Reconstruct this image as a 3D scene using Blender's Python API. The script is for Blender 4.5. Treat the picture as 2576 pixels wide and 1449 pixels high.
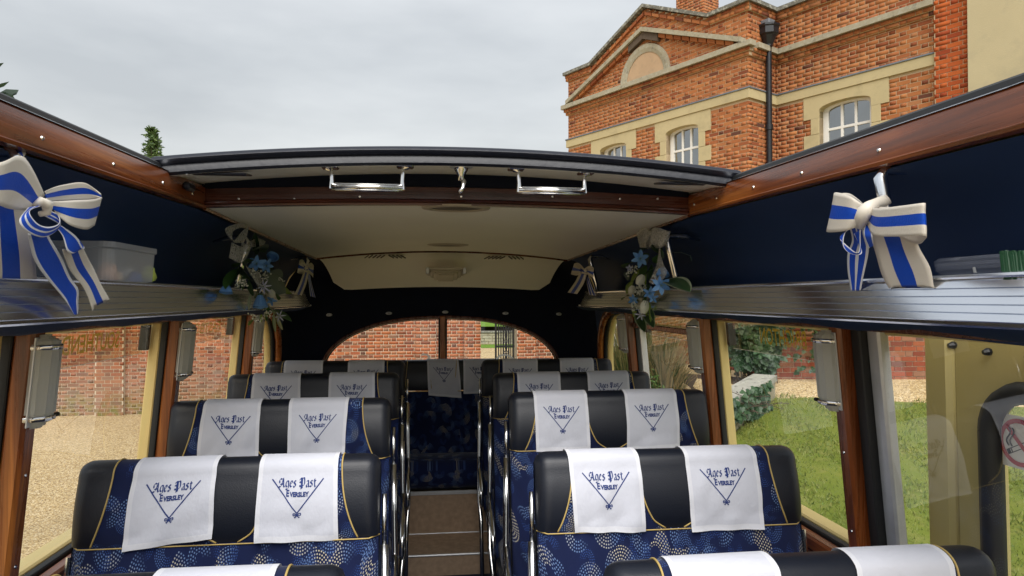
import bpy, math, random
import numpy as np
from mathutils import Vector, Matrix
for o in list(bpy.data.objects): bpy.data.objects.remove(o, do_unlink=True)
SC = bpy.context.scene
COL = SC.collection
R = math.radians

# ------------------------------------------------------------------ camera
FPX = 1712.0                      # focal length in pixels of a 2576-wide picture
YAW, PIT = R(6.75), R(0.92)
cam_d = bpy.data.cameras.new('camera'); cam = bpy.data.objects.new('camera', cam_d); COL.objects.link(cam)
cam_d.sensor_width = 36.0; cam_d.lens = FPX / 2576.0 * 36.0
cam_d.clip_start = 0.02; cam_d.clip_end = 2000
cam.location = (0, 0, 0); cam.rotation_euler = (math.pi/2 + PIT, 0, -YAW)
SC.camera = cam
_cy, _sy, _cp, _sp = math.cos(YAW), math.sin(YAW), math.cos(PIT), math.sin(PIT)
FW = np.array([_sy*_cp, _cy*_cp, _sp]); RT = np.array([_cy, -_sy, 0.0]); UP = np.cross(RT, FW)
def ray(px, py): return FW + (px-1288)/FPX*RT - (py-724.5)/FPX*UP
def atD(px, py, D): return ray(px, py)*D
def atX(px, py, x): r = ray(px, py); return r*(x/r[0])
def atY(px, py, y): r = ray(px, py); return r*(y/r[1])
def atZ(px, py, z): r = ray(px, py); return r*(z/r[2])
def proj(p):
    p = np.asarray(p, float); d = p@FW
    return 1288+FPX*(p@RT)/d, 724.5-FPX*(p@UP)/d, d

# ------------------------------------------------------------------ world, sun, exposure
W = bpy.data.worlds.new('World'); SC.world = W; W.use_nodes = True
nt = W.node_tree; nt.nodes.clear()
def wn(t, **k):
    n = nt.nodes.new(t)
    for a, b in k.items(): setattr(n, a, b)
    return n
tc = wn('ShaderNodeTexCoord'); mp = wn('ShaderNodeMapping'); mp.inputs['Scale'].default_value = (1.0, 1.0, 3.2)
n1 = wn('ShaderNodeTexNoise'); n1.inputs['Scale'].default_value = 2.1; n1.inputs['Detail'].default_value = 5; n1.inputs['Roughness'].default_value = .5
rp = wn('ShaderNodeValToRGB'); rp.color_ramp.elements[0].position = .36; rp.color_ramp.elements[1].position = .62
rp.color_ramp.elements[0].color = (.625, .65, .685, 1); rp.color_ramp.elements[1].color = (.86, .88, .905, 1)
sky = wn('ShaderNodeTexSky', sky_type='NISHITA'); sky.sun_disc = False; sky.sun_elevation = R(50); sky.sun_rotation = R(200); sky.air_density = 2; sky.dust_density = 4
mxs = wn('ShaderNodeMix', data_type='RGBA'); mxs.inputs[0].default_value = .03
bg = wn('ShaderNodeBackground'); bg.inputs['Strength'].default_value = .285
wo = wn('ShaderNodeOutputWorld')
L_ = nt.links.new
L_(tc.outputs['Generated'], mp.inputs['Vector']); L_(mp.outputs[0], n1.inputs['Vector']); L_(n1.outputs['Fac'], rp.inputs[0])
L_(rp.outputs[0], mxs.inputs[6]); L_(sky.outputs[0], mxs.inputs[7]); L_(mxs.outputs[2], bg.inputs['Color']); L_(bg.outputs[0], wo.inputs[0])
sd = bpy.data.lights.new('sun', 'SUN'); sun = bpy.data.objects.new('sun', sd); COL.objects.link(sun)
sd.energy = 1.5; sd.angle = R(55); sd.color = (1.0, .97, .93)
def aim(dirv):   # direction the light travels
    return Vector(dirv).to_track_quat('-Z', 'Y').to_euler()
sun.rotation_euler = aim((0.03, 0.62, -0.75)); sun.location = (0, -3, 8)
SC.view_settings.view_transform = 'Standard'; SC.view_settings.look = 'None'
SC.view_settings.exposure = 1.55; SC.view_settings.gamma = 1.0
SC.render.engine = 'CYCLES'
SC.cycles.max_bounces = 10; SC.cycles.transparent_max_bounces = 24
SC.cycles.diffuse_bounces = 7; SC.cycles.glossy_bounces = 5

# ------------------------------------------------------------------ helpers
rnd = random.Random(7)
def hsh(*a): return random.Random(hash(a) & 0xffffffff)
class MB:
    """collects faces; build() links them as ONE mesh object"""
    def __init__(s): s.v = []; s.f = []; s.uv = []; s.hasuv = False
    def add(s, verts, faces, uvs=None):
        o = len(s.v); s.v += [tuple(map(float, v)) for v in verts]; s.f += [tuple(i+o for i in f) for f in faces]
        s.uv += list(uvs) if uvs is not None else [(0, 0)]*len(verts)
        if uvs is not None: s.hasuv = True
        return s
    def box(s, x0, x1, y0, y1, z0, z1, c=0.0):
        if x0 > x1: x0, x1 = x1, x0
        if y0 > y1: y0, y1 = y1, y0
        if z0 > z1: z0, z1 = z1, z0
        c = min(c, .45*(x1-x0), .45*(y1-y0), .45*(z1-z0))
        if c <= 0:
            return s.add([(x0,y0,z0),(x1,y0,z0),(x1,y1,z0),(x0,y1,z0),(x0,y0,z1),(x1,y0,z1),(x1,y1,z1),(x0,y1,z1)],
                         [(0,3,2,1),(4,5,6,7),(0,1,5,4),(1,2,6,5),(2,3,7,6),(3,0,4,7)])
        V = []; idx = {}
        for ix, (xa, xb) in enumerate(((x0, x0+c), (x1, x1-c))):
            for iy, (ya, yb) in enumerate(((y0, y0+c), (y1, y1-c))):
                for iz, (za, zb) in enumerate(((z0, z0+c), (z1, z1-c))):
                    for a, p in (('x', (xa, yb, zb)), ('y', (xb, ya, zb)), ('z', (xb, yb, za))):
                        idx[(ix, iy, iz, a)] = len(V); V.append(p)
        F = []; g = lambda i, j, k, a: idx[(i, j, k, a)]
        for i in (0, 1):
            q = [g(i,0,0,'x'), g(i,1,0,'x'), g(i,1,1,'x'), g(i,0,1,'x')]; F.append(q if i else q[::-1])
            q = [g(0,i,0,'y'), g(1,i,0,'y'), g(1,i,1,'y'), g(0,i,1,'y')]; F.append(q[::-1] if i else q)
            q = [g(0,0,i,'z'), g(1,0,i,'z'), g(1,1,i,'z'), g(0,1,i,'z')]; F.append(q if i else q[::-1])
        for i in (0, 1):
            for j in (0, 1):
                q = [g(0,i,j,'y'), g(1,i,j,'y'), g(1,i,j,'z'), g(0,i,j,'z')]; F.append(q if i == j else q[::-1])
                q = [g(i,0,j,'x'), g(i,1,j,'x'), g(i,1,j,'z'), g(i,0,j,'z')]; F.append(q[::-1] if i == j else q)
                q = [g(i,j,0,'x'), g(i,j,1,'x'), g(i,j,1,'y'), g(i,j,0,'y')]; F.append(q if i == j else q[::-1])
                for k in (0, 1):
                    t = [g(i,j,k,'x'), g(i,j,k,'y'), g(i,j,k,'z')]; F.append(t if (i+j+k) % 2 else t[::-1])
        return s.add(V, F)
    def grid(s, P, closed_u=False, uv=None, flip=False):
        """P[i][j] points"""
        n, m = len(P), len(P[0]); V = [p for row in P for p in row]; F = []
        for i in range(n - (0 if closed_u else 1)):
            for j in range(m-1):
                a, b = i*m+j, ((i+1) % n)*m+j
                q = (a, b, b+1, a+1); F.append(q[::-1] if flip else q)
        U = [u for row in uv for u in row] if uv is not None else None
        return s.add(V, F, U)
    def tube(s, pts, rad, seg=10, cap=True, squash=None):
        pts = [Vector(p) for p in pts]; n = len(pts)
        rr = rad if isinstance(rad, (list, tuple)) else [rad]*n
        rows = []; prev = None
        for i, p in enumerate(pts):
            t = (pts[min(i+1, n-1)] - pts[max(i-1, 0)]).normalized()
            if prev is None:
                a = Vector((0, 0, 1)) if abs(t.z) < .9 else Vector((1, 0, 0)); u = t.cross(a).normalized()
            else:
                u = (prev - t*prev.dot(t)).normalized()
            prev = u; w = t.cross(u)
            k = squash or 1.0
            rows.append([tuple(p + (u*math.cos(2*math.pi*j/seg)*k + w*math.sin(2*math.pi*j/seg))*rr[i]) for j in range(seg)])
        o = len(s.v); V = [p for r in rows for p in r]; F = []
        for i in range(n-1):
            for j in range(seg):
                a, b = i*seg+j, i*seg+(j+1) % seg; F.append((a, b, b+seg, a+seg))
        if cap: F.append(tuple(range(seg))[::-1]); F.append(tuple((n-1)*seg+j for j in range(seg)))
        return s.add(V, F)
    def prism(s, poly, fn, d0, d1):
        """poly of (a,b); fn(a,b,d)->xyz; extruded from d0 to d1"""
        n = len(poly); V = [fn(a, b, d0) for a, b in poly] + [fn(a, b, d1) for a, b in poly]
        F = [tuple(range(n)), tuple(range(2*n-1, n-1, -1))] + [(i, i+n, (i+1) % n + n, (i+1) % n) for i in range(n)]
        return s.add(V, F)
    def lathe(s, prof, fn, seg=20):
        """prof of (r,h); fn(x,y,h)->xyz"""
        P = [[fn(r*math.cos(2*math.pi*j/seg), r*math.sin(2*math.pi*j/seg), h) for j in range(seg+1)] for r, h in prof]
        return s.grid(P)
    def build(s, name, mat, parent=None, smooth=False, kind=None, fix=True):
        me = bpy.data.meshes.new(name); me.from_pydata(s.v, [], s.f)
        if s.hasuv:
            uvl = me.uv_layers.new(name='UVMap'); arr = np.array(s.uv, dtype=np.float32)
            li = np.empty(len(me.loops), dtype=np.int32); me.loops.foreach_get('vertex_index', li)
            uvl.data.foreach_set('uv', arr[li].ravel())
        if fix:
            import bmesh
            bm = bmesh.new(); bm.from_mesh(me); bmesh.ops.recalc_face_normals(bm, faces=bm.faces); bm.to_mesh(me); bm.free()
        if smooth: me.polygons.foreach_set('use_smooth', [True]*len(me.polygons)); 
        me.materials.append(mat); me.update()
        return mesh_obj(name, me, parent, kind)
def mesh_obj(name, me, parent=None, kind=None):
    o = bpy.data.objects.new(name, me); COL.objects.link(o)
    if parent is not None:
        o.parent = parent; o.matrix_parent_inverse = PW(parent).inverted()
    if kind: o['kind'] = kind
    return o
_pw = {}
def PW(o):
    m = Matrix.LocRotScale(o.location, o.rotation_euler, o.scale)
    if o.parent: m = PW(o.parent) @ o.matrix_parent_inverse @ m
    return m
def auto_smooth(o, ang=35):
    me = o.data; me.polygons.foreach_set('use_smooth', [True]*len(me.polygons))
    try: me.set_sharp_from_angle(angle=R(ang))
    except Exception: pass
    return o
def thing(name, label, cat, loc=(0, 0, 0), group=None, rotz=0):
    o = bpy.data.objects.new(name, None); COL.objects.link(o); o.location = loc; o.rotation_euler = (0, 0, rotz)
    o.empty_display_size = .1
    tag(o, label, cat, group); return o
def tag(o, label=None, cat=None, group=None, kind=None):
    if label: o['label'] = label
    if cat: o['category'] = cat
    if group: o['group'] = group
    if kind: o['kind'] = kind
    return o
def cr(pts, n):
    """Catmull-Rom through rows of numbers, n samples per span"""
    P = np.array(pts, float); out = []
    for i in range(len(P)-1):
        p0, p1, p2, p3 = P[max(i-1, 0)], P[i], P[i+1], P[min(i+2, len(P)-1)]
        for k in range(n):
            t = k/n; out.append(.5*((2*p1)+(p2-p0)*t+(2*p0-5*p1+4*p2-p3)*t*t+(3*p1-p0-3*p2+p3)*t**3))
    out.append(P[-1]); return out
def lerp(a, b, t): return a+(b-a)*t
def sstep(a, b, x):
    t = min(1, max(0, (x-a)/(b-a))); return t*t*(3-2*t)

# ------------------------------------------------------------------ materials
class NT:
    def __init__(s, name):
        s.m = bpy.data.materials.new(name); s.m.use_nodes = True; s.t = s.m.node_tree; s.t.nodes.clear()
        s.out = s.n('ShaderNodeOutputMaterial')
    def n(s, typ, ins=None, **k):
        nd = s.t.nodes.new(typ)
        for a, b in k.items(): setattr(nd, a, b)
        for a, b in (ins or {}).items(): s.put(nd.inputs[a], b)
        return nd
    def put(s, sock, v):
        if hasattr(v, 'is_linked') or isinstance(v, bpy.types.NodeSocket): s.t.links.new(v, sock)
        elif isinstance(v, bpy.types.Node): s.t.links.new(v.outputs[0], sock)
        elif isinstance(v, (tuple, list)) and len(v) == 3 and sock.type == 'RGBA': sock.default_value = (*v, 1)
        else: sock.default_value = v
    def ma(s, op, a, b=None, c=None):
        nd = s.n('ShaderNodeMath', operation=op); s.put(nd.inputs[0], a)
        if b is not None: s.put(nd.inputs[1], b)
        if c is not None: s.put(nd.inputs[2], c)
        return nd.outputs[0]
    def mix(s, fac, a, b, blend='MIX'):
        nd = s.n('ShaderNodeMix', data_type='RGBA', blend_type=blend); s.put(nd.inputs[0], fac); s.put(nd.inputs[6], a); s.put(nd.inputs[7], b)
        return nd.outputs[2]
    def coord(s, which='Object', scale=(1, 1, 1), rot=(0, 0, 0)):
        t = s.n('ShaderNodeTexCoord'); m = s.n('ShaderNodeMapping', {'Vector': t.outputs[which]}); m.inputs['Scale'].default_value = scale; m.inputs['Rotation'].default_value = rot
        return m.outputs[0]
    def pos(s, scale=(1, 1, 1)):
        g = s.n('ShaderNodeNewGeometry'); m = s.n('ShaderNodeMapping', {'Vector': g.outputs['Position']}); m.inputs['Scale'].default_value = scale
        return m.outputs[0]
    def noise(s, vec, scale, detail=3, rough=.5): return s.n('ShaderNodeTexNoise', {'Vector': vec, 'Scale': scale, 'Detail': detail, 'Roughness': rough}).outputs['Fac']
    def ramp(s, fac, stops):
        nd = s.n('ShaderNodeValToRGB', {'Fac': fac}); cr_ = nd.color_ramp
        while len(cr_.elements) < len(stops): cr_.elements.new(.5)
        for e, (p, c) in zip(cr_.elements, stops): e.position = p; e.color = (*c, 1)
        return nd.outputs[0]
    def bsdf(s, **k):
        nd = s.n('ShaderNodeBsdfPrincipled'); mp_ = {'color': 'Base Color', 'rough': 'Roughness', 'metal': 'Metallic', 'spec': 'Specular IOR Level', 'coat': 'Coat Weight', 'coatr': 'Coat Roughness', 'sheen': 'Sheen Weight', 'trans': 'Transmission Weight', 'ior': 'IOR', 'normal': 'Normal', 'alpha': 'Alpha'}
        for a, b in k.items(): s.put(nd.inputs[mp_[a]], b)
        return nd
    def bump(s, h, strength=.3, dist=.01, normal=None):
        i = {'Height': h, 'Strength': strength, 'Distance': dist}
        if normal is not None: i['Normal'] = normal
        return s.n('ShaderNodeBump', i).outputs[0]
    def fin(s, sh):
        s.t.links.new(sh.outputs[0] if isinstance(sh, bpy.types.Node) else sh, s.out.inputs[0]); return s.m

def plain(name, col, rough=.5, metal=0, var=.12, vs=6, bump=0, bs=200, bd=.002, **k):
    n = NT(name); v = n.coord('Object')
    f = n.noise(v, vs, 4); lo = tuple(c*(1-var) for c in col); hi = tuple(min(1, c*(1+var)) for c in col)
    c = n.mix(f, lo, hi)
    kw = dict(color=c, rough=rough, metal=metal, **k)
    if bump: kw['normal'] = n.bump(n.noise(v, bs, 2), bump, bd)
    return n.fin(n.bsdf(**kw))

def wood_mat(name, axis, dark=(.06, .016, .006), mid=(.23, .060, .014), lite=(.50, .17, .034), k=1.0):
    n = NT(name); sc = [26, 26, 26]; sc[axis] = 1.1
    v = n.coord('Object', tuple(sc)); a = n.noise(v, 1.0, 6, .62)
    sc2 = [3.2]*3; sc2[axis] = 1.6
    b = n.noise(n.coord('Object', tuple(sc2)), 1.0, 3)
    sc3 = [150]*3; sc3[axis] = 3
    f = n.noise(n.coord('Object', tuple(sc3)), 1.0, 2)
    c = n.ramp(n.ma('ADD', n.ma('MULTIPLY', a, .55), n.ma('MULTIPLY', b, .45)), [(.36, dark), (.50, mid), (.64, lite)])
    c = n.mix(n.ma('MULTIPLY', n.ramp(f, [(.35, (1, 1, 1)), (.55, (0, 0, 0))]), .45), c, tuple(x*.4 for x in mid))
    r = n.ma('ADD', n.ma('MULTIPLY', a, .2), .18)
    return n.fin(n.bsdf(color=c, rough=r, coat=.28, coatr=.15, normal=n.bump(f, .12, .002)))

def moquette():
    n = NT('moquette'); t = n.n('ShaderNodeTexCoord'); sx = n.n('ShaderNodeSeparateXYZ', {'Vector': t.outputs['Object']})
    oi = n.n('ShaderNodeObjectInfo'); rn = n.ma('MULTIPLY', oi.outputs['Random'], 7.3)
    cv = n.n('ShaderNodeCombineXYZ', {'X': n.ma('ADD', sx.outputs[0], rn), 'Y': n.ma('SUBTRACT', sx.outputs[2], sx.outputs[1])}).outputs[0]
    base = n.mix(n.noise(cv, 9, 3), (.0035, .007, .032), (.006, .014, .07))
    col = base
    for li, (scale, rot, Rm, dot, ca, cb, gate) in enumerate(((9.6, 0., .054, .0066, (.15, .25, .48), (.62, .57, .42), -.55), (12.5, .7, .036, .0048, (.03, .075, .27), (.09, .17, .40), -.8))):
        m = n.n('ShaderNodeMapping', {'Vector': cv}); m.inputs['Location'].default_value = (1.7*li, .9*li, 0); m.inputs['Rotation'].default_value = (0, 0, rot)
        vo = n.n('ShaderNodeTexVoronoi', {'Vector': m.outputs[0], 'Scale': scale, 'Randomness': .8}, voronoi_dimensions='2D')
        d = n.n('ShaderNodeVectorMath', {0: m.outputs[0], 1: vo.outputs['Position']}, operation='SUBTRACT').outputs[0]
        s2 = n.n('ShaderNodeSeparateXYZ', {'Vector': d}); dx, dy = s2.outputs[0], s2.outputs[1]
        r = n.ma('SQRT', n.ma('ADD', n.ma('MULTIPLY', dx, dx), n.ma('MULTIPLY', dy, dy)))
        th = n.ma('ARCTAN2', dy, dx)
        rk = n.ma('DIVIDE', r, dot); k = n.ma('FLOOR', rk); fr = n.ma('SUBTRACT', n.ma('FRACT', rk), .5)
        cnt = n.ma('ROUND', n.ma('MULTIPLY', n.ma('ADD', k, .5), 5.6))
        fa = n.ma('SUBTRACT', n.ma('FRACT', n.ma('ADD', n.ma('MULTIPLY', n.ma('DIVIDE', th, 6.28318), cnt), n.ma('MULTIPLY', k, .37))), .5)
        dd = n.ma('SQRT', n.ma('ADD', n.ma('MULTIPLY', fr, fr), n.ma('MULTIPLY', fa, fa)))
        dm = n.n('ShaderNodeMapRange', {0: dd, 1: .20, 2: .32, 3: 1., 4: 0.}).outputs[0]
        cs = n.n('ShaderNodeSeparateColor', {0: vo.outputs['Color']}); ra, rb_ = cs.outputs[0], cs.outputs[1]
        g = n.ma('COSINE', n.ma('ADD', th, n.ma('MULTIPLY', ra, 6.28)))
        gm = n.n('ShaderNodeMapRange', {0: g, 1: gate, 2: gate+.6, 3: 0., 4: 1.}).outputs[0]
        rmx = n.ma('MULTIPLY', n.ma('ADD', n.ma('MULTIPLY', rb_, .5), .62), Rm)
        inn = n.ma('LESS_THAN', r, rmx); hole = n.ma('GREATER_THAN', r, n.ma('MULTIPLY', rmx, .28))
        msk = n.ma('MULTIPLY', n.ma('MULTIPLY', dm, gm), n.ma('MULTIPLY', inn, hole))
        dc = n.mix(n.n('ShaderNodeMapRange', {0: n.ma('ADD', g, n.ma('SUBTRACT', rb_, .5)), 1: .55, 2: 1.1}).outputs[0], ca, cb)
        col = n.mix(n.ma('MULTIPLY', msk, .8), col, dc)
    return n.fin(n.bsdf(color=col, rough=.85, sheen=.12, spec=.2, normal=n.bump(n.noise(t.outputs['Object'], 900, 1), .25, .001)))

def brick_mat(name, stops, wear=.25, moss=None, scale=1.0):
    n = NT(name); g = n.n('ShaderNodeNewGeometry'); oi = n.n('ShaderNodeObjectInfo')
    w = n.n('ShaderNodeTexWhiteNoise', {'W': n.ma('ADD', n.ma('MULTIPLY', g.outputs['Random Per Island'], 917.3), n.ma('MULTIPLY', oi.outputs['Random'], 131.7))}, noise_dimensions='1D')
    p = g.outputs['Position']
    c = n.ramp(w.outputs['Value'], stops)
    c = n.mix(n.ma('MULTIPLY', n.noise(p, 2.2, 4), .55), c, tuple(x*.78 for x in stops[1][1]))
    sp = n.noise(p, 55, 4, .7)
    c = n.mix(n.n('ShaderNodeMapRange', {0: sp, 1: .58, 2: .78, 3: 0., 4: wear}).outputs[0], c, (.45, .36, .28))
    dk = n.noise(p, 26, 3); c = n.mix(n.n('ShaderNodeMapRange', {0: dk, 1: .62, 2: .8, 3: 0., 4: .35}).outputs[0], c, (.05, .03, .025))
    if moss: c = moss(n, c, p)
    return n.fin(n.bsdf(color=c, rough=.9, spec=.2, normal=n.bump(n.noise(p, 90, 4, .7), .5, .008)))

def mossy(n, c, p):
    sz = n.n('ShaderNodeSeparateXYZ', {'Vector': p}).outputs[2]
    low = n.n('ShaderNodeMapRange', {0: n.ma('ADD', sz, n.ma('MULTIPLY', n.noise(p, 1.1, 3), .9)), 1: -1.95, 2: -1.35, 3: 1., 4: 0.}).outputs[0]
    pale = n.n('ShaderNodeMapRange', {0: n.ma('ADD', sz, n.ma('MULTIPLY', n.noise(p, .8, 3), 1.2)), 1: -1.3, 2: -.6, 3: .4, 4: 0.}).outputs[0]
    c = n.mix(pale, c, (.34, .24, .17))
    return n.mix(n.ma('MULTIPLY', low, n.ramp(n.noise(p, 6, 3), [(.38, (.1, .1, .1)), (.6, (.9, .9, .9))])), c, n.mix(n.noise(p, 2.3, 2), (.07, .10, .025), (.30, .27, .08)))

def glass_mat(name='window_glass', tint=(.985, .99, .985), k=1.0):
    n = NT(name); lw = n.n('ShaderNodeLayerWeight', {'Blend': .5}); tr = n.n('ShaderNodeBsdfTransparent', {'Color': tint}); gl = n.n('ShaderNodeBsdfGlossy', {'Color': (.95, .97, .97), 'Roughness': .0})
    f5 = n.ma('POWER', lw.outputs['Facing'], 5.0)
    f = n.ma('MINIMUM', n.ma('MULTIPLY', n.ma('ADD', n.ma('MULTIPLY', f5, .90), .045), 1.5*k), 1.0)
    return n.fin(n.n('ShaderNodeMixShader', {0: f, 1: tr.outputs[0], 2: gl.outputs[0]}))

def sheer(name, col, alpha, rough=.6, transl=.4, weave=0, gloss=.15):
    n = NT(name); v = n.coord('Object'); tr = n.n('ShaderNodeBsdfTransparent', {'Color': (1, 1, 1)}); di = n.bsdf(color=col, rough=rough, spec=gloss)
    tl = n.n('ShaderNodeBsdfTranslucent', {'Color': col}); ms = n.n('ShaderNodeMixShader', {0: transl, 1: di.outputs[0], 2: tl.outputs[0]})
    f = alpha
    if weave: f = n.n('ShaderNodeMapRange', {0: n.noise(v, weave, 2), 1: .35, 2: .7, 3: alpha*.7, 4: min(1, alpha*1.3)}).outputs[0]
    return n.fin(n.n('ShaderNodeMixShader', {0: f, 1: tr.outputs[0], 2: ms.outputs[0]}))

def cotton():
    n = NT('white_cotton'); t = n.n('ShaderNodeTexCoord'); uv = n.n('ShaderNodeSeparateXYZ', {'Vector': t.outputs['UV']}); v = t.outputs['Object']
    # woven hem bands along the edges (double cloth, less see-through)
    ex = n.ma('MINIMUM', uv.outputs[0], n.ma('SUBTRACT', 1.0, uv.outputs[0])); hem = n.ma('LESS_THAN', ex, .055)
    hem2 = n.ma('LESS_THAN', uv.outputs[1], .045); h = n.ma('MAXIMUM', hem, hem2)
    c = n.mix(h, (.67, .69, .775), (.77, .785, .85))
    wv = n.n('ShaderNodeTexWave', {'Vector': n.coord('Object', (1, 1, 1)), 'Scale': 260, 'Distortion': 1.5}, bands_direction='X').outputs['Fac']
    nb = n.bump(n.noise(n.coord('Object', (1, 1, .6)), 13, 4, .6), .45, .012)
    nb = n.bump(n.ma('ADD', n.noise(v, 55, 3), n.ma('MULTIPLY', h, 1.0)), .3, .0025, nb)
    nb = n.bump(n.ma('ADD', wv, n.noise(v, 700, 1)), .12, .0006, nb)
    di = n.bsdf(color=c, rough=.85, spec=.15, sheen=.1, normal=nb); tl = n.n('ShaderNodeBsdfTranslucent', {'Color': c})
    return n.fin(n.n('ShaderNodeMixShader', {0: .12, 1: di.outputs[0], 2: tl.outputs[0]}))

def ribbon_mat(name, stops):
    """stops across the ribbon width (uv x) satin"""
    n = NT(name); t = n.n('ShaderNodeTexCoord'); uv = n.n('ShaderNodeSeparateXYZ', {'Vector': t.outputs['UV']})
    nd = n.n('ShaderNodeValToRGB', {'Fac': uv.outputs[0]}); nd.color_ramp.interpolation = 'CONSTANT'
    while len(nd.color_ramp.elements) < len(stops): nd.color_ramp.elements.new(.5)
    for e, (p, c) in zip(nd.color_ramp.elements, stops): e.position = p; e.color = (*c, 1)
    nb = n.bump(n.noise(n.coord('UV', (3, 22, 1)), 3.0, 3), .25, .004)
    d = n.bsdf(color=nd.outputs[0], rough=.42, sheen=.03, spec=.3, normal=nb); tl = n.n('ShaderNodeBsdfTranslucent', {'Color': nd.outputs[0]})
    return n.fin(n.n('ShaderNodeMixShader', {0: .12, 1: d.outputs[0], 2: tl.outputs[0]}))

def leaf_mat(name, a, b, transl=.3, rough=.45):
    n = NT(name); g = n.n('ShaderNodeNewGeometry'); oi = n.n('ShaderNodeObjectInfo')
    w = n.n('ShaderNodeTexWhiteNoise', {'W': n.ma('ADD', n.ma('MULTIPLY', g.outputs['Random Per Island'], 53.1), oi.outputs['Random'])}, noise_dimensions='1D').outputs['Value']
    c = n.mix(w, a, b); d = n.bsdf(color=c, rough=rough, spec=.35); tl = n.n('ShaderNodeBsdfTranslucent', {'Color': c})
    return n.fin(n.n('ShaderNodeMixShader', {0: transl, 1: d.outputs[0], 2: tl.outputs[0]}))

def gravel_mat():
    n = NT('gravel'); p = n.pos()
    vo = n.n('ShaderNodeTexVoronoi', {'Vector': p, 'Scale': 64}); cs = n.n('ShaderNodeSeparateColor', {0: vo.outputs['Color']})
    v2 = n.n('ShaderNodeTexVoronoi', {'Vector': p, 'Scale': 140})
    c = n.ramp(cs.outputs[0], [(.0, (.22, .15, .075)), (.35, (.50, .36, .165)), (.7, (.64, .49, .26)), (.95, (.76, .64, .42))])
    c = n.mix(n.n('ShaderNodeMapRange', {0: vo.outputs['Distance'], 1: .42, 2: .8, 3: 0., 4: .5}).outputs[0], c, (.12, .08, .045))
    big = n.noise(p, .55, 4); c = n.mix(n.n('ShaderNodeMapRange', {0: big, 1: .5, 2: .75, 3: 0., 4: .35}).outputs[0], c, (.26, .2, .11))
    h = n.ma('ADD', n.ma('SUBTRACT', 1., vo.outputs['Distance']), n.ma('MULTIPLY', v2.outputs['Distance'], -.4))
    return n.fin(n.bsdf(color=c, rough=.9, spec=.2, normal=n.bump(h, .5, .012)))

def lawn_mat(name='lawn_grass', a=(.085, .145, .018), b=(.235, .240, .045), dry=(.34, .29, .11)):
    n = NT(name); p = n.pos()
    c = n.mix(n.noise(p, 1.6, 5, .6), a, b); c = n.mix(n.n('ShaderNodeMapRange', {0: n.noise(p, 3.1, 5, .7), 1: .5, 2: .72, 3: 0., 4: .55}).outputs[0], c, dry)
    f = n.noise(n.pos((60, 60, 60)), 1.0, 3, .7); c = n.mix(n.ma('MULTIPLY', f, .4), c, tuple(x*.5 for x in a))
    return n.fin(n.bsdf(color=c, rough=.9, spec=.15, normal=n.bump(f, .4, .02)))

def stone_mat(name, base=(.50, .42, .25), dark=(.20, .18, .13), lich=0.0, sc=1.0):
    n = NT(name); p = n.pos()
    c = n.mix(n.noise(p, 1.3*sc, 5, .6), tuple(x*.82 for x in base), tuple(min(1, x*1.12) for x in base))
    c = n.mix(n.n('ShaderNodeMapRange', {0: n.noise(p, 3.3*sc, 6, .7), 1: .52, 2: .78, 3: 0., 4: .55}).outputs[0], c, dark)
    if lich:
        c = n.mix(n.n('ShaderNodeMapRange', {0: n.noise(p, 14*sc, 4, .7), 1: .5, 2: .62, 3: 0., 4: lich}).outputs[0], c, (.44, .44, .37))
        c = n.mix(n.n('ShaderNodeMapRange', {0: n.noise(p, 9*sc, 4, .7), 1: .55, 2: .68, 3: 0., 4: lich*.9}).outputs[0], c, (.07, .068, .06))
    return n.fin(n.bsdf(color=c, rough=.92, spec=.2, normal=n.bump(n.noise(p, 60, 5, .7), .35, .008)))

M = {}
M['wood_x'] = wood_mat('mahogany_cross', 0); M['wood_y'] = wood_mat('mahogany_long', 1); M['wood_z'] = wood_mat('mahogany_post', 2)
M['wood_trim'] = wood_mat('mahogany_trim', 2, (.04, .011, .005), (.12, .032, .012), (.22, .065, .024))
M['navy'] = plain('navy_lining', (.017, .040, .115), .55, var=.25, vs=3, bump=.12, bs=400, spec=.35)
M['navy_dark'] = plain('navy_plush', (.004, .007, .019), .8, var=.3, vs=8, spec=.2)
M['cream'] = plain('cream_headlining', (.85, .81, .70), .62, var=.06, vs=2.5, bump=.05, bs=500)
M['vinyl'] = plain('navy_vinyl', (.009, .011, .019), .36, var=.2, vs=5, bump=.25, bs=60, bd=.003)
M['leather'] = plain('black_leather', (.0060, .0085, .0165), .42, var=.2, vs=6, bump=.22, bs=260, bd=.002, spec=.5)
M['leather_tex'] = plain('grained_leather', (.012, .015, .022), .45, var=.2, vs=9, bump=.7, bs=130, bd=.004)
M['moq'] = moquette()
M['gold'] = plain('gold_piping', (.50, .36, .12), .55, var=.15, vs=40)
M['chrome'] = plain('chrome', (.72, .72, .72), .16, 1, var=.06, vs=30)
M['alu'] = plain('aluminium', (.84, .87, .92), .19, 1, var=.06, vs=5)
M['alu_dull'] = plain('dull_aluminium', (.60, .62, .64), .42, .5, var=.15, vs=18)
M['rubber'] = plain('black_rubber', (.012, .013, .014), .55, var=.2)
M['coach_cream'] = plain('cream_paint', (.66, .53, .22), .35, var=.06, vs=3)
M['olive'] = plain('door_paint', (.50, .43, .19), .4, var=.08, vs=3)
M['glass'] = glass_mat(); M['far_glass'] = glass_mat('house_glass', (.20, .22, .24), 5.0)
M['frost'] = None
M['cotton'] = cotton()
M['print'] = plain('blue_print', (.010, .032, .17), .8, var=.1)
M['gilt'] = sheer('gilt_lettering', (.62, .45, .07), 1.0, .5, .28)
M['etch'] = sheer('grey_lettering', (.55, .62, .66), .9, .6, .6)
CR_, BL_, WH_ = (.74, .69, .60), (.004, .070, .52), (.72, .73, .76)
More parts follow.
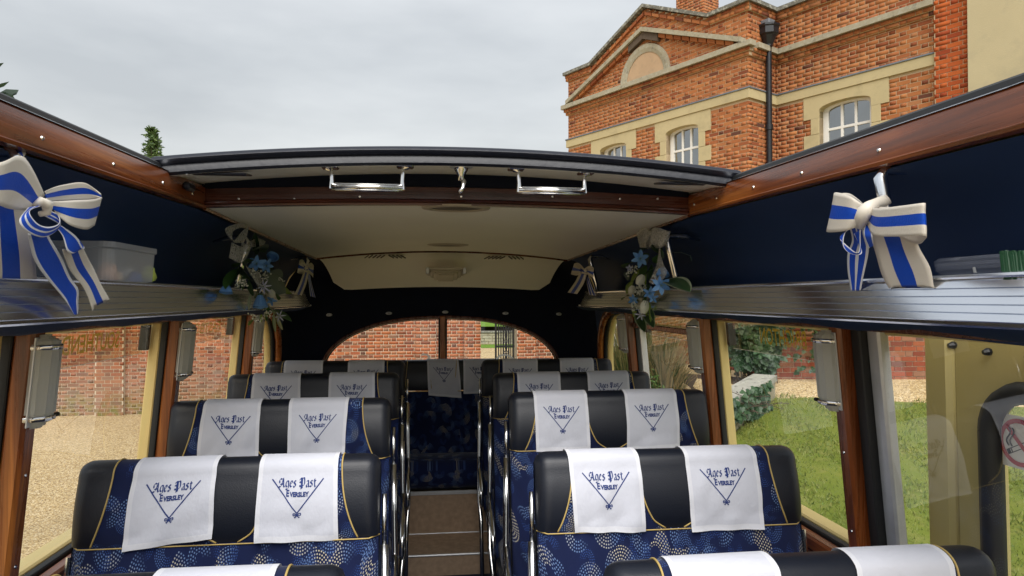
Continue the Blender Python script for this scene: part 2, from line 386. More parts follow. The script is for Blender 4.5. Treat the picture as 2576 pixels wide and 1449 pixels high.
M['rib_wide'] = ribbon_mat('ribbon_cream_blue', [(0, CR_), (.31, BL_), (.66, CR_)])
M['rib_narrow'] = ribbon_mat('ribbon_blue_white', [(0, WH_), (.13, BL_), (.87, WH_)])
M['rib_stripe'] = ribbon_mat('ribbon_striped', [(0, WH_), (.12, BL_), (.42, WH_), (.58, BL_), (.88, WH_)])
M['carpet'] = plain('step_covering', (.42, .30, .205), .8, var=.40, vs=28, bump=.2, bs=150)
M['floor_blue'] = plain('blue_floor', (.012, .02, .06), .7, var=.3, vs=40)
M['white'] = plain('white_paint', (.78, .77, .73), .45, var=.05)
M['black_iron'] = plain('black_iron', (.010, .012, .016), .35, var=.2)
M['lead'] = plain('lead_flashing', (.17, .19, .215), .55, .2, var=.3, vs=9)
M['soil'] = plain('soil', (.07, .048, .03), .95, var=.5, vs=20, bump=.8, bs=30, bd=.03)
M['bark'] = plain('bark', (.09, .065, .045), .9, var=.4, vs=20, bump=.5, bs=40)
def frost():
    n = NT('frosted_glass'); v = n.coord('Object'); c = (.78, .79, .75)
    d = n.bsdf(color=c, rough=.30, spec=.5, normal=n.bump(n.noise(v, 120, 2), .06, .002)); tl = n.n('ShaderNodeBsdfTranslucent', {'Color': (.75, .77, .72)})
    return n.fin(n.n('ShaderNodeMixShader', {0: .50, 1: d.outputs[0], 2: tl.outputs[0]}))
M['frost'] = frost()
M['organza'] = sheer('organza', (.72, .72, .68), .40, weave=140)
M['tub'] = sheer('tub_plastic', (.88, .90, .90), .50, rough=.35, transl=.55, gloss=.5)
M['tub_clear'] = sheer('clear_plastic', (.45, .50, .62), .26, rough=.12, transl=.3, gloss=.6)
HB = [(0.0, (.07, .040, .034)), (.04, (.26, .075, .032)), (.30, (.40, .140, .052)), (.6, (.45, .168, .060)), (.86, (.50, .20, .070)), (1.0, (.44, .20, .09))]
M['brick_house'] = brick_mat('house_brick', HB, .22)
M['brick_bright'] = brick_mat('rubbed_brick', [(0, (.26, .045, .018)), (.3, (.40, .085, .024)), (.7, (.50, .12, .03)), (1, (.44, .10, .03))], .1)
GB = [(0.0, (.10, .065, .05)), (.08, (.20, .075, .042)), (.35, (.36, .105, .045)), (.65, (.44, .15, .060)), (.88, (.46, .19, .09)), (1.0, (.26, .17, .12))]
M['brick_garden'] = brick_mat('garden_brick', GB, .35, mossy)
M['brick_right'] = brick_mat('weathered_brick', [(0, (.12, .10, .085)), (.12, (.22, .06, .035)), (.45, (.33, .085, .04)), (.75, (.38, .13, .06)), (1, (.26, .19, .13))], .4)
M['mortar'] = stone_mat('lime_mortar', (.55, .43, .28), (.40, .29, .18)); M['mortar_pale'] = stone_mat('pale_mortar', (.58, .50, .38), (.34, .27, .2))
M['stone'] = stone_mat('bath_stone', (.50, .42, .24), (.27, .23, .14)); M['stone_grey'] = stone_mat('weathered_stone', (.36, .325, .235), (.16, .145, .11), .45)
M['coping'] = stone_mat('lichened_coping', (.17, .165, .14), (.07, .068, .06), .75)
M['render'] = stone_mat('stucco', (.50, .43, .27), (.36, .32, .22), sc=.7)
M['plaster_pink'] = stone_mat('pink_plaster', (.46, .32, .20), (.28, .22, .15), sc=2)
M['gravel'] = gravel_mat(); M['lawn'] = lawn_mat(); M['lawn_far'] = lawn_mat('bright_lawn', (.10, .20, .02), (.16, .27, .035), (.2, .28, .06))
# ================================================================== THE SETTING
GZ = -2.45
def lawn_edge(x): return float(np.interp(x, [2.2, 3.4, 4.4, 5.2, 6.4, 7.3, 9, 14], [7.2, 8.35, 8.62, 8.58, 8.33, 8.15, 7.9, 7.5]))
def ground_z(x, y, under=False):
    sh = max(0.0, y-10.5)*.9
    t = sstep(1.7+sh, 3.7+sh, x)
    zr = min(-1.12, max(-2.38, -1.16-.2*(9.45-y)))
    z = lerp(GZ, zr, t)
    if under and x > 2.5 and y < lawn_edge(x)-.35 and y > -4.5 and x < 13.5: z -= .15
    if y > 34: z += min(6.5, (y-34)*.13) if y > 36.6 else 0
    return z
xs = sorted(set([-160, -90, -50, -30] + list(np.arange(-20, 1.4, 2.0)) + list(np.arange(1.4, 6, .35)) + list(np.arange(6, 14, 1.0)) + [18, 26, 40, 80, 160]))
ys = sorted(set([-120, -60, -30, -15, -8] + list(np.arange(-4, 13, .6)) + list(np.arange(13, 34, 2.0)) + [33.9, 36.5, 36.7, 40, 46, 54, 64, 84, 88, 120, 220]))
m = MB(); m.grid([[(x, y, ground_z(x, y, True)) for y in ys] for x in xs])
tag(m.build('gravel_drive', M['gravel'], smooth=True), kind='structure')
# lawn on the bank beside the coach, its far edge curving to the gravel path
def lawn_edge(x): return float(np.interp(x, [2.2, 3.4, 4.4, 5.2, 6.4, 7.3, 9, 14], [7.2, 8.35, 8.62, 8.58, 8.33, 8.15, 7.9, 7.5]))
LX = np.linspace(2.0, 14, 60); LT = np.linspace(0, 1, 60)
m = MB(); m.grid([[(x+.05*math.sin(9*t+3*x), lerp(-5.0, lawn_edge(x)+.06*math.sin(x*9)+.04*math.sin(x*23), t), ground_z(x, lerp(-5.0, lawn_edge(x), t))+.012+.02*math.sin(x*5.1+t*31)*math.sin(x*3.3-t*17)**2*sstep(1, .93, t)) for t in LT] for x in LX])
tag(m.build('lawn', M['lawn'], smooth=True), kind='structure')
m = MB(); m.grid([[(x, y, ground_z(x, y)+.012) for y in np.linspace(33.9, 36.4, 5)] for x in np.linspace(-20, 24, 24)]); 
tag(m.build('grass_verge', M['lawn_far'], smooth=True), kind='structure')
m = MB(); m.grid([[(x, y, ground_z(x, y)+.015+(.55 if y > 36.9 else 0)) for y in (36.95, 38, 42, 48, 56, 66, 83)] for x in np.linspace(-60, 70, 30)])
tag(m.build('hillside_lawn', M['lawn_far'], smooth=True), kind='structure')

# grass blades standing in the lawn (nobody could count them)
def fast_mesh(name, V, F, mat, parent=None, kind=None, uv=None):
    V = np.asarray(V, np.float32); F = np.asarray(F, np.int32); k = F.shape[1]
    me = bpy.data.meshes.new(name); me.vertices.add(len(V)); me.vertices.foreach_set('co', V.ravel())
    me.loops.add(F.size); me.loops.foreach_set('vertex_index', F.ravel()); me.polygons.add(len(F))
    me.polygons.foreach_set('loop_start', np.arange(0, F.size, k, dtype=np.int32)); me.update(calc_edges=True); me.validate()
    me.materials.append(mat); return mesh_obj(name, me, parent, kind)
rg = np.random.default_rng(3)
NB = 60000
bx = 2.1+rg.random(NB)*7.2; by = 2.2+rg.random(NB)**.8*6.6
ok = np.array([b < lawn_edge(a)+.12*math.sin(a*7) for a, b in zip(bx, by)]); bx, by = bx[ok], by[ok]; NB = len(bx)
bz = np.array([ground_z(a, b) for a, b in zip(bx, by)])+.01
h = .018+.038*rg.random(NB)**2; an = rg.random(NB)*6.28; wd = .004+.005*rg.random(NB); ln = (rg.random((NB, 2))-.5)*.06
V = np.zeros((NB, 3, 3)); V[:, 0] = np.stack([bx-np.cos(an)*wd, by-np.sin(an)*wd, bz], 1); V[:, 1] = np.stack([bx+np.cos(an)*wd, by+np.sin(an)*wd, bz], 1)
V[:, 2] = np.stack([bx+ln[:, 0], by+ln[:, 1], bz+h], 1)
M['blade'] = leaf_mat('grass_blade', (.10, .17, .025), (.30, .31, .09), .25, .6)
tag(fast_mesh('grass_blades', V.reshape(-1, 3), np.arange(NB*3).reshape(-1, 3), M['blade']), 'short green grass blades covering the lawn beside the coach', 'grass', kind='stuff')

# ------------------------------------------------------------------ brickwork
class Frame:
    """a wall plane: u along, w up (rel. camera height), n out of the wall"""
    def __init__(s, O, ud):
        s.O = np.array([O[0], O[1], 0.]); u = np.array([ud[0], ud[1], 0.]); s.u = u/np.linalg.norm(u)
        nn = np.array([s.u[1], -s.u[0], 0.]); s.n = nn if nn@(-s.O) > 0 else -nn
    def P(s, u, w, d=0.): return s.O+s.u*u+np.array([0, 0, w])+s.n*d
    def hit(s, px, py):
        r = ray(px, py); t = (s.O@s.n)/(r@s.n); p = r*t; return (p-s.O)@s.u, p[2]
COURSE, SL, HL, J = .075, .215, .1025, .011
def lay(z0, z1, intervals, phase=0.0, rs=None):
    """Flemish bond; intervals(z)->[(u0,u1)] ; returns (u,z,L,h)"""
    out = []; k = 0; z = z0; rs = rs or random.Random(5)
    per = SL+HL+2*J
    while z+COURSE <= z1+.001:
        for (a, b) in intervals(z+COURSE/2):
            if b-a < .03: continue
            off = (k % 2)*per/2+phase; u = math.floor((a-off)/per)*per+off; i = 0
            while u < b:
                L = SL if i % 2 == 0 else HL
                ua, ub = max(u, a), min(u+L, b)
                if ub-ua > .028: out.append(((ua+ub)/2, z+COURSE/2, ub-ua, COURSE-J+rs.uniform(-.002, .002)))
                u += L+J; i += 1
        z += COURSE; k += 1
    return out
_unit_brick = {}
def unit_brick(mat):
    if mat.name not in _unit_brick:
        b = MB().box(-.5, .5, -.5, .5, -.5, .5); me = bpy.data.meshes.new('brick'); me.from_pydata(b.v, [], b.f); me.materials.append(mat); _unit_brick[mat.name] = me
    return _unit_brick[mat.name]
def brickwork(parent, fr, bricks, mat, visible, proud=.005, nmax=300, depth=.05, seed=1, used=None):
    """the bricks that show largest are objects of their own, the rest one joined part"""
    rs = random.Random(seed); sc = []
    for b in bricks:
        p = fr.P(b[0], b[1]); x, y, d = proj(p)
        sc.append((1/max(d, .1)*b[2] if (d > 0 and visible(x, y)) else 0))
    order = sorted(range(len(bricks)), key=lambda i: -sc[i]); n = used[0] if used else 0
    singles = [i for i in order[:max(0, nmax-n)] if sc[i] > 0]; ss = set(singles)
    if used is not None: used[0] += len(singles)
    rot = Matrix(((fr.u[0], -fr.n[0], 0), (fr.u[1], -fr.n[1], 0), (0, 0, 1))).to_4x4()
    inv = PW(parent).inverted()
    me = unit_brick(mat)
    for i in singles:
        u, w, L, h = bricks[i]; d = proud+rs.uniform(-.002, .002)
        o = bpy.data.objects.new('brick', me); COL.objects.link(o); o.parent = parent
        o.matrix_basis = inv @ Matrix.Translation(Vector(fr.P(u, w, d-depth/2))) @ rot @ Matrix.Rotation(rs.uniform(-.006, .006), 4, 'Y') @ Matrix.Diagonal((L, depth, h, 1))
    rest = [i for i in range(len(bricks)) if i not in ss]
    if rest:
        V = np.zeros((len(rest), 8, 3)); 
        q = [(-.5, 0, -.5), (.5, 0, -.5), (.5, 0, .5), (-.5, 0, .5), (-.5, -1, -.5), (.5, -1, -.5), (.5, -1, .5), (-.5, -1, .5)]
        for k, i in enumerate(rest):
            u, w, L, h = bricks[i]; d = proud+rs.uniform(-.002, .002); t = rs.uniform(-.005, .005)
            for j, (a, e, c) in enumerate(q): V[k, j] = fr.P(u+a*L, w+c*h+a*L*t, d+e*depth)
        F = np.array([(0, 1, 2, 3), (0, 4, 5, 1), (1, 5, 6, 2), (2, 6, 7, 3), (3, 7, 4, 0)]); FF = (np.arange(len(rest))[:, None, None]*8+F[None]).reshape(-1, 4)
        fast_mesh('brickwork', V.reshape(-1, 3), FF, mat, parent, 'stuff')
def slab(parent, name, fr, u0, u1, w0, w1, d0, d1, mat, c=.004):
    m = MB(); 
    b = MB().box(u0, u1, d0, d1, w0, w1, c); m.add([fr.P(u, w, d) for u, d, w in b.v], b.f)
    return m.build(name, mat, parent)
def wall_panels(parent, name, fr, us, ws, hole, mat, d0=-.3, d1=0.):
    m = MB(); us = sorted(us); ws = sorted(ws)
    for a, b in zip(us, us[1:]):
        for c, d in zip(ws, ws[1:]):
            if b-a > 1e-4 and d-c > 1e-4 and not hole((a+b)/2, (c+d)/2):
                q = MB().box(a, b, d0, d1, c, d); m.add([fr.P(u, w, e) for u, e, w in q.v], q.f)
    return m.build(name, mat, parent)
def sub(iv, a, b):
    out = []
    for x, y in iv:
        if b <= x or a >= y: out.append((x, y))
        else:
            if a > x: out.append((x, a))
            if b < y: out.append((b, y))
    return out

# ------------------------------------------------------------------ the brick house
C2 = atD(1882, 111, 12.8); C1 = atD(1430, 273, 17.0)
FP = Frame(C2, (C1-C2)[:2]); PWID = float(np.linalg.norm((C1-C2)[:2]))
RET = .89
FRt = Frame(FP.P(0, 0, 0), -FP.n[:2]);                 # return wall, faces right/near
FRt.n = -FP.u.copy() if (-FP.u)@(-FRt.O) > 0 else FP.u.copy(); FRt.n = -FP.u.copy()
FRc = Frame(FP.P(0, 0, -RET), -FP.u[:2]); FRc.n = FP.n.copy()
hz = lambda py: float(atD(1882, py, 12.8)[2])
zx = lambda a: 1384.6+.4625*a
zy = lambda a: .4625*a
Zc0, Zc1 = hz(120), hz(106)                            # stone cornice
Zb0, Zb1 = hz(247.4), hz(220.5)                        # stone band
Ztop = hz(6)                                           # underside of the parapet coping
UA = FP.hit(zx(870), zy(80))[0]; UM = PWID/2; UB = PWID-UA
Zap = FP.hit(zx(520), zy(42))[1]
def gable(u):
    if u < UA or u > UB: return Ztop
    return lerp(Ztop, Zap, 1-abs(u-UM)/(UM-UA))
house = thing('brick_house', 'red brick house with gabled parapet, stone bands and sash windows', 'house', tuple(FP.P(PWID/2, ground_z(*FP.P(PWID/2, 0)[:2]), -.5)))
HZ0 = -2.2
# openings: (u0,u1,z0,zspring,rise)
def opening(fr, xa, xb, ytop_a, ytop_b, height, rise):
    ua, _ = fr.hit(zx(xa), zy(ytop_a)); ub, zb = fr.hit(zx(xb), zy(ytop_b)); za = fr.hit(zx(xa), zy(ytop_a))[1]
    if ua > ub: ua, ub = ub, ua
    zs = (za+zb)/2; return [ua, ub, zs-height, zs, rise]
W1 = opening(FP, 630, 808, 740, 690, 1.75, .10); W2 = opening(FP, 283, 418, 822, 785, 1.75, .10)
wmid = (W1[3]+W2[3])/2; W1[3] = W2[3] = wmid; W1[2] = W2[2] = wmid-1.75
W2[0], W2[1] = PWID-W1[1], PWID-W1[0]
W3 = opening(FRc, 1463, 1747, 600, 545, 1.75, .12)
W4 = [W1[0], W1[1], -1.1, .55, .10]; W5 = [W2[0], W2[1], -1.1, .55, .10]
def arch_pts(o, n=12, grow=0.0):
    ua, ub, z0, zs, ri = o; c = (ua+ub)/2; w = (ub-ua)/2+grow
    return [(c+w*math.cos(math.pi*(1-k/n)), zs+(ri+grow)*math.sin(math.pi*k/n)**.8 if 0 < k < n else zs) for k in range(n+1)]
def house_window(fr, o, rev, quoins=True, top=None):
    ua, ub, z0, zs, ri = o
    # stone surround with quoins, standing a little proud of the brickwork
    m = MB(); sw = .30; zt = top if top is not None else zs+ri+.30
    ar = arch_pts(o)
    poly = [(ua-sw, zs-.12), (ua-sw, zt), (ub+sw, zt), (ub+sw, zs-.12), (ub, zs-.12), (ub, zs)] + ar[::-1][1:-1] + [(ua, zs), (ua, zs-.12)]
    m.prism(poly, lambda a, b, d: fr.P(a, b, d), -.18, .024)
    m.build('window_lintel', M['stone'], house)
    z = zs-.12; k = 0
    while z > z0+.01:
        zz = max(z0, z-.30); e = sw if k % 2 else sw-.14
        slab(house, 'quoin', fr, ua-e, ua, zz+.004, z-.002, -.18, .024, M['stone']); slab(house, 'quoin', fr, ub, ub+e, zz+.004, z-.002, -.18, .024, M['stone']); z = zz; k += 1
    slab(house, 'sill', fr, ua-.12, ub+.12, z0-.12, z0, -.2, .09, M['stone'])
    # window: frame > glazing bars and panes
    fm = MB(); rv = -rev; t = .095
    fm.prism([(ua, z0), (ua+t, z0), (ua+t, zs), (ua, zs)], lambda a, b, d: fr.P(a, b, d), rv-.06, rv); fm.prism([(ub-t, z0), (ub, z0), (ub, zs), (ub-t, zs)], lambda a, b, d: fr.P(a, b, d), rv-.06, rv)
    a1 = arch_pts(o); a2 = arch_pts([ua+t, ub-t, z0, zs-.02, ri-.02]); fm.prism(a1+a2[::-1], lambda a, b, d: fr.P(a, b, d), rv-.06, rv)
    fm.prism([(ua, z0), (ub, z0), (ub, z0+.08), (ua, z0+.08)], lambda a, b, d: fr.P(a, b, d), rv-.06, rv)
    w = fm.build('window', M['white'], house)
    nx, nz = 3, 4; pw = (ub-ua-2*t)/nx; zb = [z0+.08+(zs+ri-.02-z0-.08)*k/nz for k in range(nz+1)]
    for i in range(1, nx): 
        zt_ = zs+ri-.05
        slab(w, 'glazing_bar', fr, ua+t+pw*i-.022, ua+t+pw*i+.022, z0+.08, zt_, rv-.045, rv-.008, M['white'], .002)
    for k in range(1, nz): slab(w, 'glazing_bar', fr, ua+t, ub-t, zb[k]-(.032 if k == 2 else .022), zb[k]+(.032 if k == 2 else .022), rv-.047, rv-.006, M['white'], .002)
    for i in range(nx):
        for k in range(nz):
            q = MB(); s_ = hsh(i, k, round(ua*100)); d = rv-.03+s_.uniform(-.003, .003)
            za, zc = zb[k], zb[k+1] if k < nz-1 else zs+ri-.03
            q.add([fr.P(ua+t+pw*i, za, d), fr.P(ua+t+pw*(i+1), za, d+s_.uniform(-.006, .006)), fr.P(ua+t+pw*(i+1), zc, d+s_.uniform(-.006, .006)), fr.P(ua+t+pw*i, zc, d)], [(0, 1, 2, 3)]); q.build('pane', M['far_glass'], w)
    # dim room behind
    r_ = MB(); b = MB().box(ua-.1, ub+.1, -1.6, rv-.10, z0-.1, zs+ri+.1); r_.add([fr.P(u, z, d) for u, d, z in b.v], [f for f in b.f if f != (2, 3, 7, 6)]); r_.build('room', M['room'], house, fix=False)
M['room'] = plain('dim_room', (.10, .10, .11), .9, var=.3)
for fr_, o, top in ((FP, W1, Zb0-.003), (FP, W2, Zb0-.003), (FRc, W3, Zb0-.003), (FP, W4, None), (FP, W5, None)): house_window(fr_, o, .13, True, top)
in_op = lambda ops, u, z: any(o[0] < u < o[1] and o[2] < z < o[3]+o[4] for o in ops)
opsP = [W1, W2, W4, W5]
zs_ = [HZ0, Ztop-.05]; us_ = [0, PWID]
for o in opsP: us_ += [o[0], o[1]]; zs_ += [o[2], o[3]+o[4]]
wall_panels(house, 'wall', FP, us_, zs_, lambda u, z: in_op(opsP, u, z), M['mortar'])
m = MB(); gp = [(UA-.001, Ztop-.05), (UB+.001, Ztop-.05), (UB, Ztop-.01), (UM, Zap-.03), (UA, Ztop-.01)]
m.prism(gp, lambda a, b, d: FP.P(a, b, d), -.3, -.001); m.build('gable_wall', M['mortar'], house)
RCW = 6.0
wall_panels(house, 'recessed_wall', FRc, [0, RCW, W3[0], W3[1]], [HZ0, Ztop-.02, W3[2], W3[3]+W3[4]], lambda u, z: in_op([W3], u, z), M['mortar'])
wall_panels(house, 'return_wall', FRt, [.002, RET+.3], [HZ0, Ztop-.04], lambda u, z: False, M['mortar'], -.3, -.001)
def ivP(z):
    iv = [(0.0, PWID)]
    if z > Ztop-.04: 
        if z > Zap-.05: return []
        t = (z-Ztop)/(Zap-Ztop); e = (UM-UA)*max(0, t); return [(UA+e+.05, UB-e-.05)] if z > Ztop else [(0, PWID)]
    for o in opsP:
        if o[2]-.06 < z < o[3]+o[4]+.05: iv = sub(iv, o[0]-.05, o[1]+.05)
    return iv
hv = lambda x, y: 1425 < x < 2576 and -20 < y < 410 and not (x < 1870 and y > 372+.035*(x-1425))
used = [0]
skip = lambda z: Zb0-.02 < z < Zb1 or Zc0 < z < Zc1
brickwork(house, FP, [b for b in lay(HZ0, Zap, ivP) if not skip(b[1])], M['brick_house'], hv, nmax=190, used=used, seed=2)
brickwork(house, FRt, [b for b in lay(HZ0, Ztop, lambda z: [(.0, RET)], .1) if not skip(b[1])], M['brick_house'], hv, nmax=215, used=used, seed=3)
PU0, _ = FRc.hit(zx(2103), zy(250)); PU1, _ = FRc.hit(zx(2296), zy(250))
def ivR(z):
    iv = [(0., PU0+.02)]
    if W3[2]-.06 < z < W3[3]+W3[4]+.05: iv = sub(iv, W3[0]-.05, W3[1]+.05)
    return iv
brickwork(house, FRc, [b for b in lay(HZ0, Ztop, ivR, .05) if not skip(b[1])], M['brick_house'], hv, nmax=270, used=used, seed=4)
# corbel courses and stone bands, on all three planes
def band(name, z0, z1, d, mat, over=.0):
    slab(house, name, FP, -d, PWID+d, z0, z1, -.05, d, mat); slab(house, name, FRt, d+.002, RET-d, z0, z1, -.05, d, mat)
    slab(house, name, FRc, -d+.0, PU0-.01, z0, z1, -.05, d, mat)
band('stone_cornice', Zc0, Zc1, .14, M['stone_grey']); band('stone_band', Zb0, Zb1-.022, .045, M['stone']); band('lead_flashing', Zb1-.022, Zb1+.008, .062, M['lead'])
for k, dd in ((0, .085), (1, .05)):
    for fr_, a, b in ((FP, -dd, PWID+dd), (FRt, dd, RET-dd), (FRc, -dd, PU0)):
        z1 = Zc0-.075*k; slab(house, 'corbel_backing', fr_, a, b, z1-.075, z1-.002, -.04, dd-.012, M['mortar'])
        brickwork(house, fr_, [x for x in lay(z1-.075, z1, lambda z: [(a, b)], .07*k)], M['brick_house'], hv, proud=dd, nmax=0, depth=.1, seed=9+k)
for k, dd in ((0, .06), (1, .05)):
    z1 = Ztop-.075*k
    for fr_, iv in ((FP, [(-dd, UA), (UB, PWID+dd)]), (FRt, [(dd, RET-dd)]), (FRc, [(-dd, PU0)])):
        for a, b in iv:
            slab(house, 'corbel_backing', fr_, a, b, z1-.075, z1-.002, -.04, dd-.012, M['mortar'])
            brickwork(house, fr_, lay(z1-.075, z1, lambda z: [(a, b)], .05*k), M['brick_house'], hv, proud=dd, nmax=0, depth=.1, seed=13+k)
# parapet coping: flat wings, raking gable
def coping(fr, pts, d0, d1, th, name, mat):
    for (a, za), (b, zb) in zip(pts, pts[1:]):
        m = MB(); poly = [(a, za), (b, zb), (b, zb+th), (a, za+th)]; m.prism(poly, lambda u, z, d: fr.P(u, z, d), d0, d1); m.build(name, mat, house)
coping(FP, [(-.1, Ztop), (UA, Ztop), (UM, Zap), (UB, Ztop), (PWID+.1, Ztop)], -.32, .11, .075, 'coping', M['coping'])
coping(FRt, [(.10, Ztop+.002), (RET-.11, Ztop+.002)], -.3, .11, .073, 'coping', M['coping']); coping(FRc, [(-.11, Ztop), (PU0+.3, Ztop)], -.32, .112, .075, 'coping', M['coping'])
# raking brick string under the gable coping
for sgn in (-1, 1):
    ue = UA if sgn < 0 else UB; L = math.hypot(UM-UA, Zap-Ztop); n_ = int(L/(.226)); 
    for row in range(1):
        m = MB()
        for i in range(n_):
            t0, t1 = i/n_+.004, (i+1)/n_-.012; a, b = lerp(ue, UM, t0), lerp(ue, UM, t1); za, zb = lerp(Ztop, Zap, t0)-.075*(row+1)-.085, lerp(Ztop, Zap, t1)-.075*(row+1)-.085
            m.prism([(a, za), (b, zb), (b, zb+.064), (a, za+.064)], lambda u, z, d: FP.P(u, z, d), -.02, .055)
        m.build('raking_course', M['brick_house'], house, kind='stuff')
# lower pediment: raking stone, brick moulding, blind arch
uR = FP.hit(zx(1040), zy(240))[0]; uR = .05; uL = PWID-uR; Zpa = FP.hit(zx(520), zy(175))[1]; Zpf = Zc1-.01
for sgn, ue in ((-1, uR), (1, uL)):
    L = math.hypot(UM-ue, Zpa-Zpf)
    sl = (Zpa-Zpf)/(UM-ue)
    m = MB(); m.prism([(ue, Zpf), (UM, Zpa), (UM, Zpa+.095), (ue, Zpf+.095)], lambda u, z, d: FP.P(u, z, d), -.05, .15); m.build('raking_cornice', M['stone_grey'], house)
    m = MB(); n_ = int(L/.226)
    for i in range(int(n_*.12), n_-2):
        t0, t1 = i/n_+.004, (i+1)/n_-.008; a, b = lerp(ue, UM, t0), lerp(ue, UM, t1); za, zb = lerp(Zpf, Zpa, t0)-.085, lerp(Zpf, Zpa, t1)-.085
        m.prism([(a, za), (b, zb), (b, zb+.08), (a, za+.08)], lambda u, z, d: FP.P(u, z, d), -.02, .085)
    m.build('raking_course', M['brick_house'], house, kind='stuff')
    m = MB(); a, b = lerp(ue, UM, .83), UM-.002*sgn*-1; m.prism([(a, lerp(Zpf, Zpa, .83)-.17), (UM, Zpa-.16), (UM, Zpa-.012), (a, lerp(Zpf, Zpa, .83)-.012)], lambda u, z, d: FP.P(u, z, d), -.02, .10)
    m.build('timber_bracket', M['bark'], house)
au0 = FP.hit(zx(668), zy(370))[0]; au1 = FP.hit(zx(402), zy(465))[0]; auc, aro = (au0+au1)/2, (au1-au0)/2; auc = UM; 
zA = Zc1+.002; azt = FP.hit(zx(565), zy(226))[1]-zA
N = 24; ari = aro-.17
for k in range(1):
    m = MB(); o_ = [(auc+aro*math.cos(math.pi*i/N), zA+azt*math.sin(math.pi*i/N)) for i in range(N+1)]; i_ = [(auc+ari*math.cos(math.pi*i/N), zA+(azt-.17)*math.sin(math.pi*i/N)) for i in range(N+1)]
    P = []
    for (a, b), (c, d) in zip(o_, i_): P.append([tuple(FP.P(a, b, -.02)), tuple(FP.P(a, b, .06)), tuple(FP.P(lerp(a, c, .5), lerp(b, d, .5), .055)), tuple(FP.P(c, d, .03)), tuple(FP.P(c, d, -.02))])
    m.grid(P); m.build('blind_arch', M['stone_grey'], house)
m = MB(); m.prism(i_+[], lambda u, z, d: FP.P(u, z, d), -.02, .018); m.build('arch_panel', M['plaster_pink'], house)
# bright rubbed-brick pilaster and the stucco pier beyond it
wall_panels(house, 'pilaster', FRc, [PU0, PU1], [HZ0, Ztop+2.2], lambda u, z: False, M['mortar'], -.3, .10)
brickwork(house, FRc, lay(HZ0, Ztop+2.2, lambda z: [(PU0, PU1)], .02), M['brick_bright'], hv, proud=.109, nmax=300, used=used, seed=6)
slab(house, 'stucco_pier', FRc, PU1+.004, PU1+3.2, HZ0, Ztop+2.2, -.3, .20, M['render'])
# chimney behind the gable
cc = atD(1735, 20, 17.8); FCh = Frame(cc+FP.u*0-FP.n*0, FP.u[:2]); FCh.n = FP.n.copy()
chm = wall_panels(house, 'chimney', FCh, [-.45, .45], [Ztop-.6, Ztop+4.2], lambda u, z: False, M['mortar'], -.6, 0.)
FCs = Frame(FCh.P(-.45, 0, 0), -FP.n[:2]); FCs.n = -FP.u.copy()
brickwork(chm, FCh, lay(Ztop-.6, Ztop+4.2, lambda z: [(-.45, .45)]), M['brick_house'], hv, nmax=0, seed=7); brickwork(chm, FCs, lay(Ztop-.6, Ztop+4.2, lambda z: [(0, .6)]), M['brick_house'], hv, nmax=0, seed=8)
# roof slabs behind the parapet (kept low, out of view)
slab(house, 'roof', FP, -.0, PWID, Ztop-.5, Ztop-.35, -9, -.32, M['lead']); 
slab(house, 'back_wall', FP, -8, PWID, HZ0, Ztop-.5, -9.3, -9, M['render']); slab(house, 'roof', FRc, .02, 9, Ztop-.5, Ztop-.35, -8, -.33, M['lead'])
FE = Frame(FP.P(PWID, 0, -.3), -FP.n[:2]); FE.n = FP.u.copy(); slab(house, 'end_wall', FE, .0, 8.7, HZ0, Ztop-.35, -.3, 0, M['mortar'])
# downpipe with hopper on the return
dp = FRt.P(.52, 0, .09); hb, ht = hz(0), hz(0)
def ZD(py): return float(atD(1921, py, 13.0)[2])
m = MB(); m.tube([dp+np.array([0, 0, z]) for z in (HZ0, -0.5, 1.5, ZD(118))], .055, 12)
for z in (ZD(320), 1.6, -.4): m.tube([dp+np.array([0, 0, z-.05]), dp+np.array([0, 0, z+.05])], .072, 12)
dpo = m.build('downpipe', M['black_iron'], house); auto_smooth(dpo)
m = MB(); prof = [(.06, ZD(118)), (.075, ZD(116)), (.075, ZD(112)), (.09, ZD(108)), (.15, ZD(90)), (.19, ZD(86)), (.19, ZD(70)), (.215, ZD(68)), (.215, ZD(63)), (.17, ZD(63)), (.02, ZD(64))]
m.lathe(prof, lambda x, y, h_: (dp[0]+x, dp[1]+y, h_), 8); m.build('hopper', M['black_iron'], dpo)
m = MB(); b = MB().box(-.1, .1, -.2, .12, ZD(70), ZD(50), .01); m.add([FRt.P(.5+u, z, .06+d) for u, d, z in b.v], b.f); m.build('lead_spout', M['lead'], dpo)

# ------------------------------------------------------------------ garden wall with gateway behind the coach
GA, GB_ = atD(200, 900, 14.3), atD(1400, 900, 15.9)
FG = Frame(GA+(GA-GB_)*.75, (GB_-GA)[:2]); gu = lambda px: FG.hit(px, 880)[0]
GL0, GL1 = 0.0, gu(1560); GO0, GO1 = gu(1208), gu(1299); GT = .45
gw = thing('garden_wall', 'long old brick garden wall with buttress piers and gateway behind the coach', 'wall', tuple(FG.P((GL0+GL1)/2, GZ)))
wall_panels(gw, 'core', FG, [GL0, GO0, GO1, GL1], [GZ-.1, GT], lambda u, z: GO0 < u < GO1, M['mortar_pale'], -.3, 0.)
piers = [(gu(245), gu(316)), (gu(1046), gu(1096)), (gu(1167), GO0), (GO1, gu(1346)), (gu(-430), gu(-350))]
def gvis(x, y): return (0 < x < 60 and 960 < y < 1060) or (150 < x < 400 and 840 < y < 1050) or (485 < x < 605 and 820 < y < 1000) or (830 < x < 1110 and 815 < y < 905) or (1125 < x < 1205 and 805 < y < 905) or (1295 < x < 1400 and 830 < y < 905)
gused = [0]
def ivG(z): return [x for x in sub([(GL0, GL1)], GO0, GO1)]
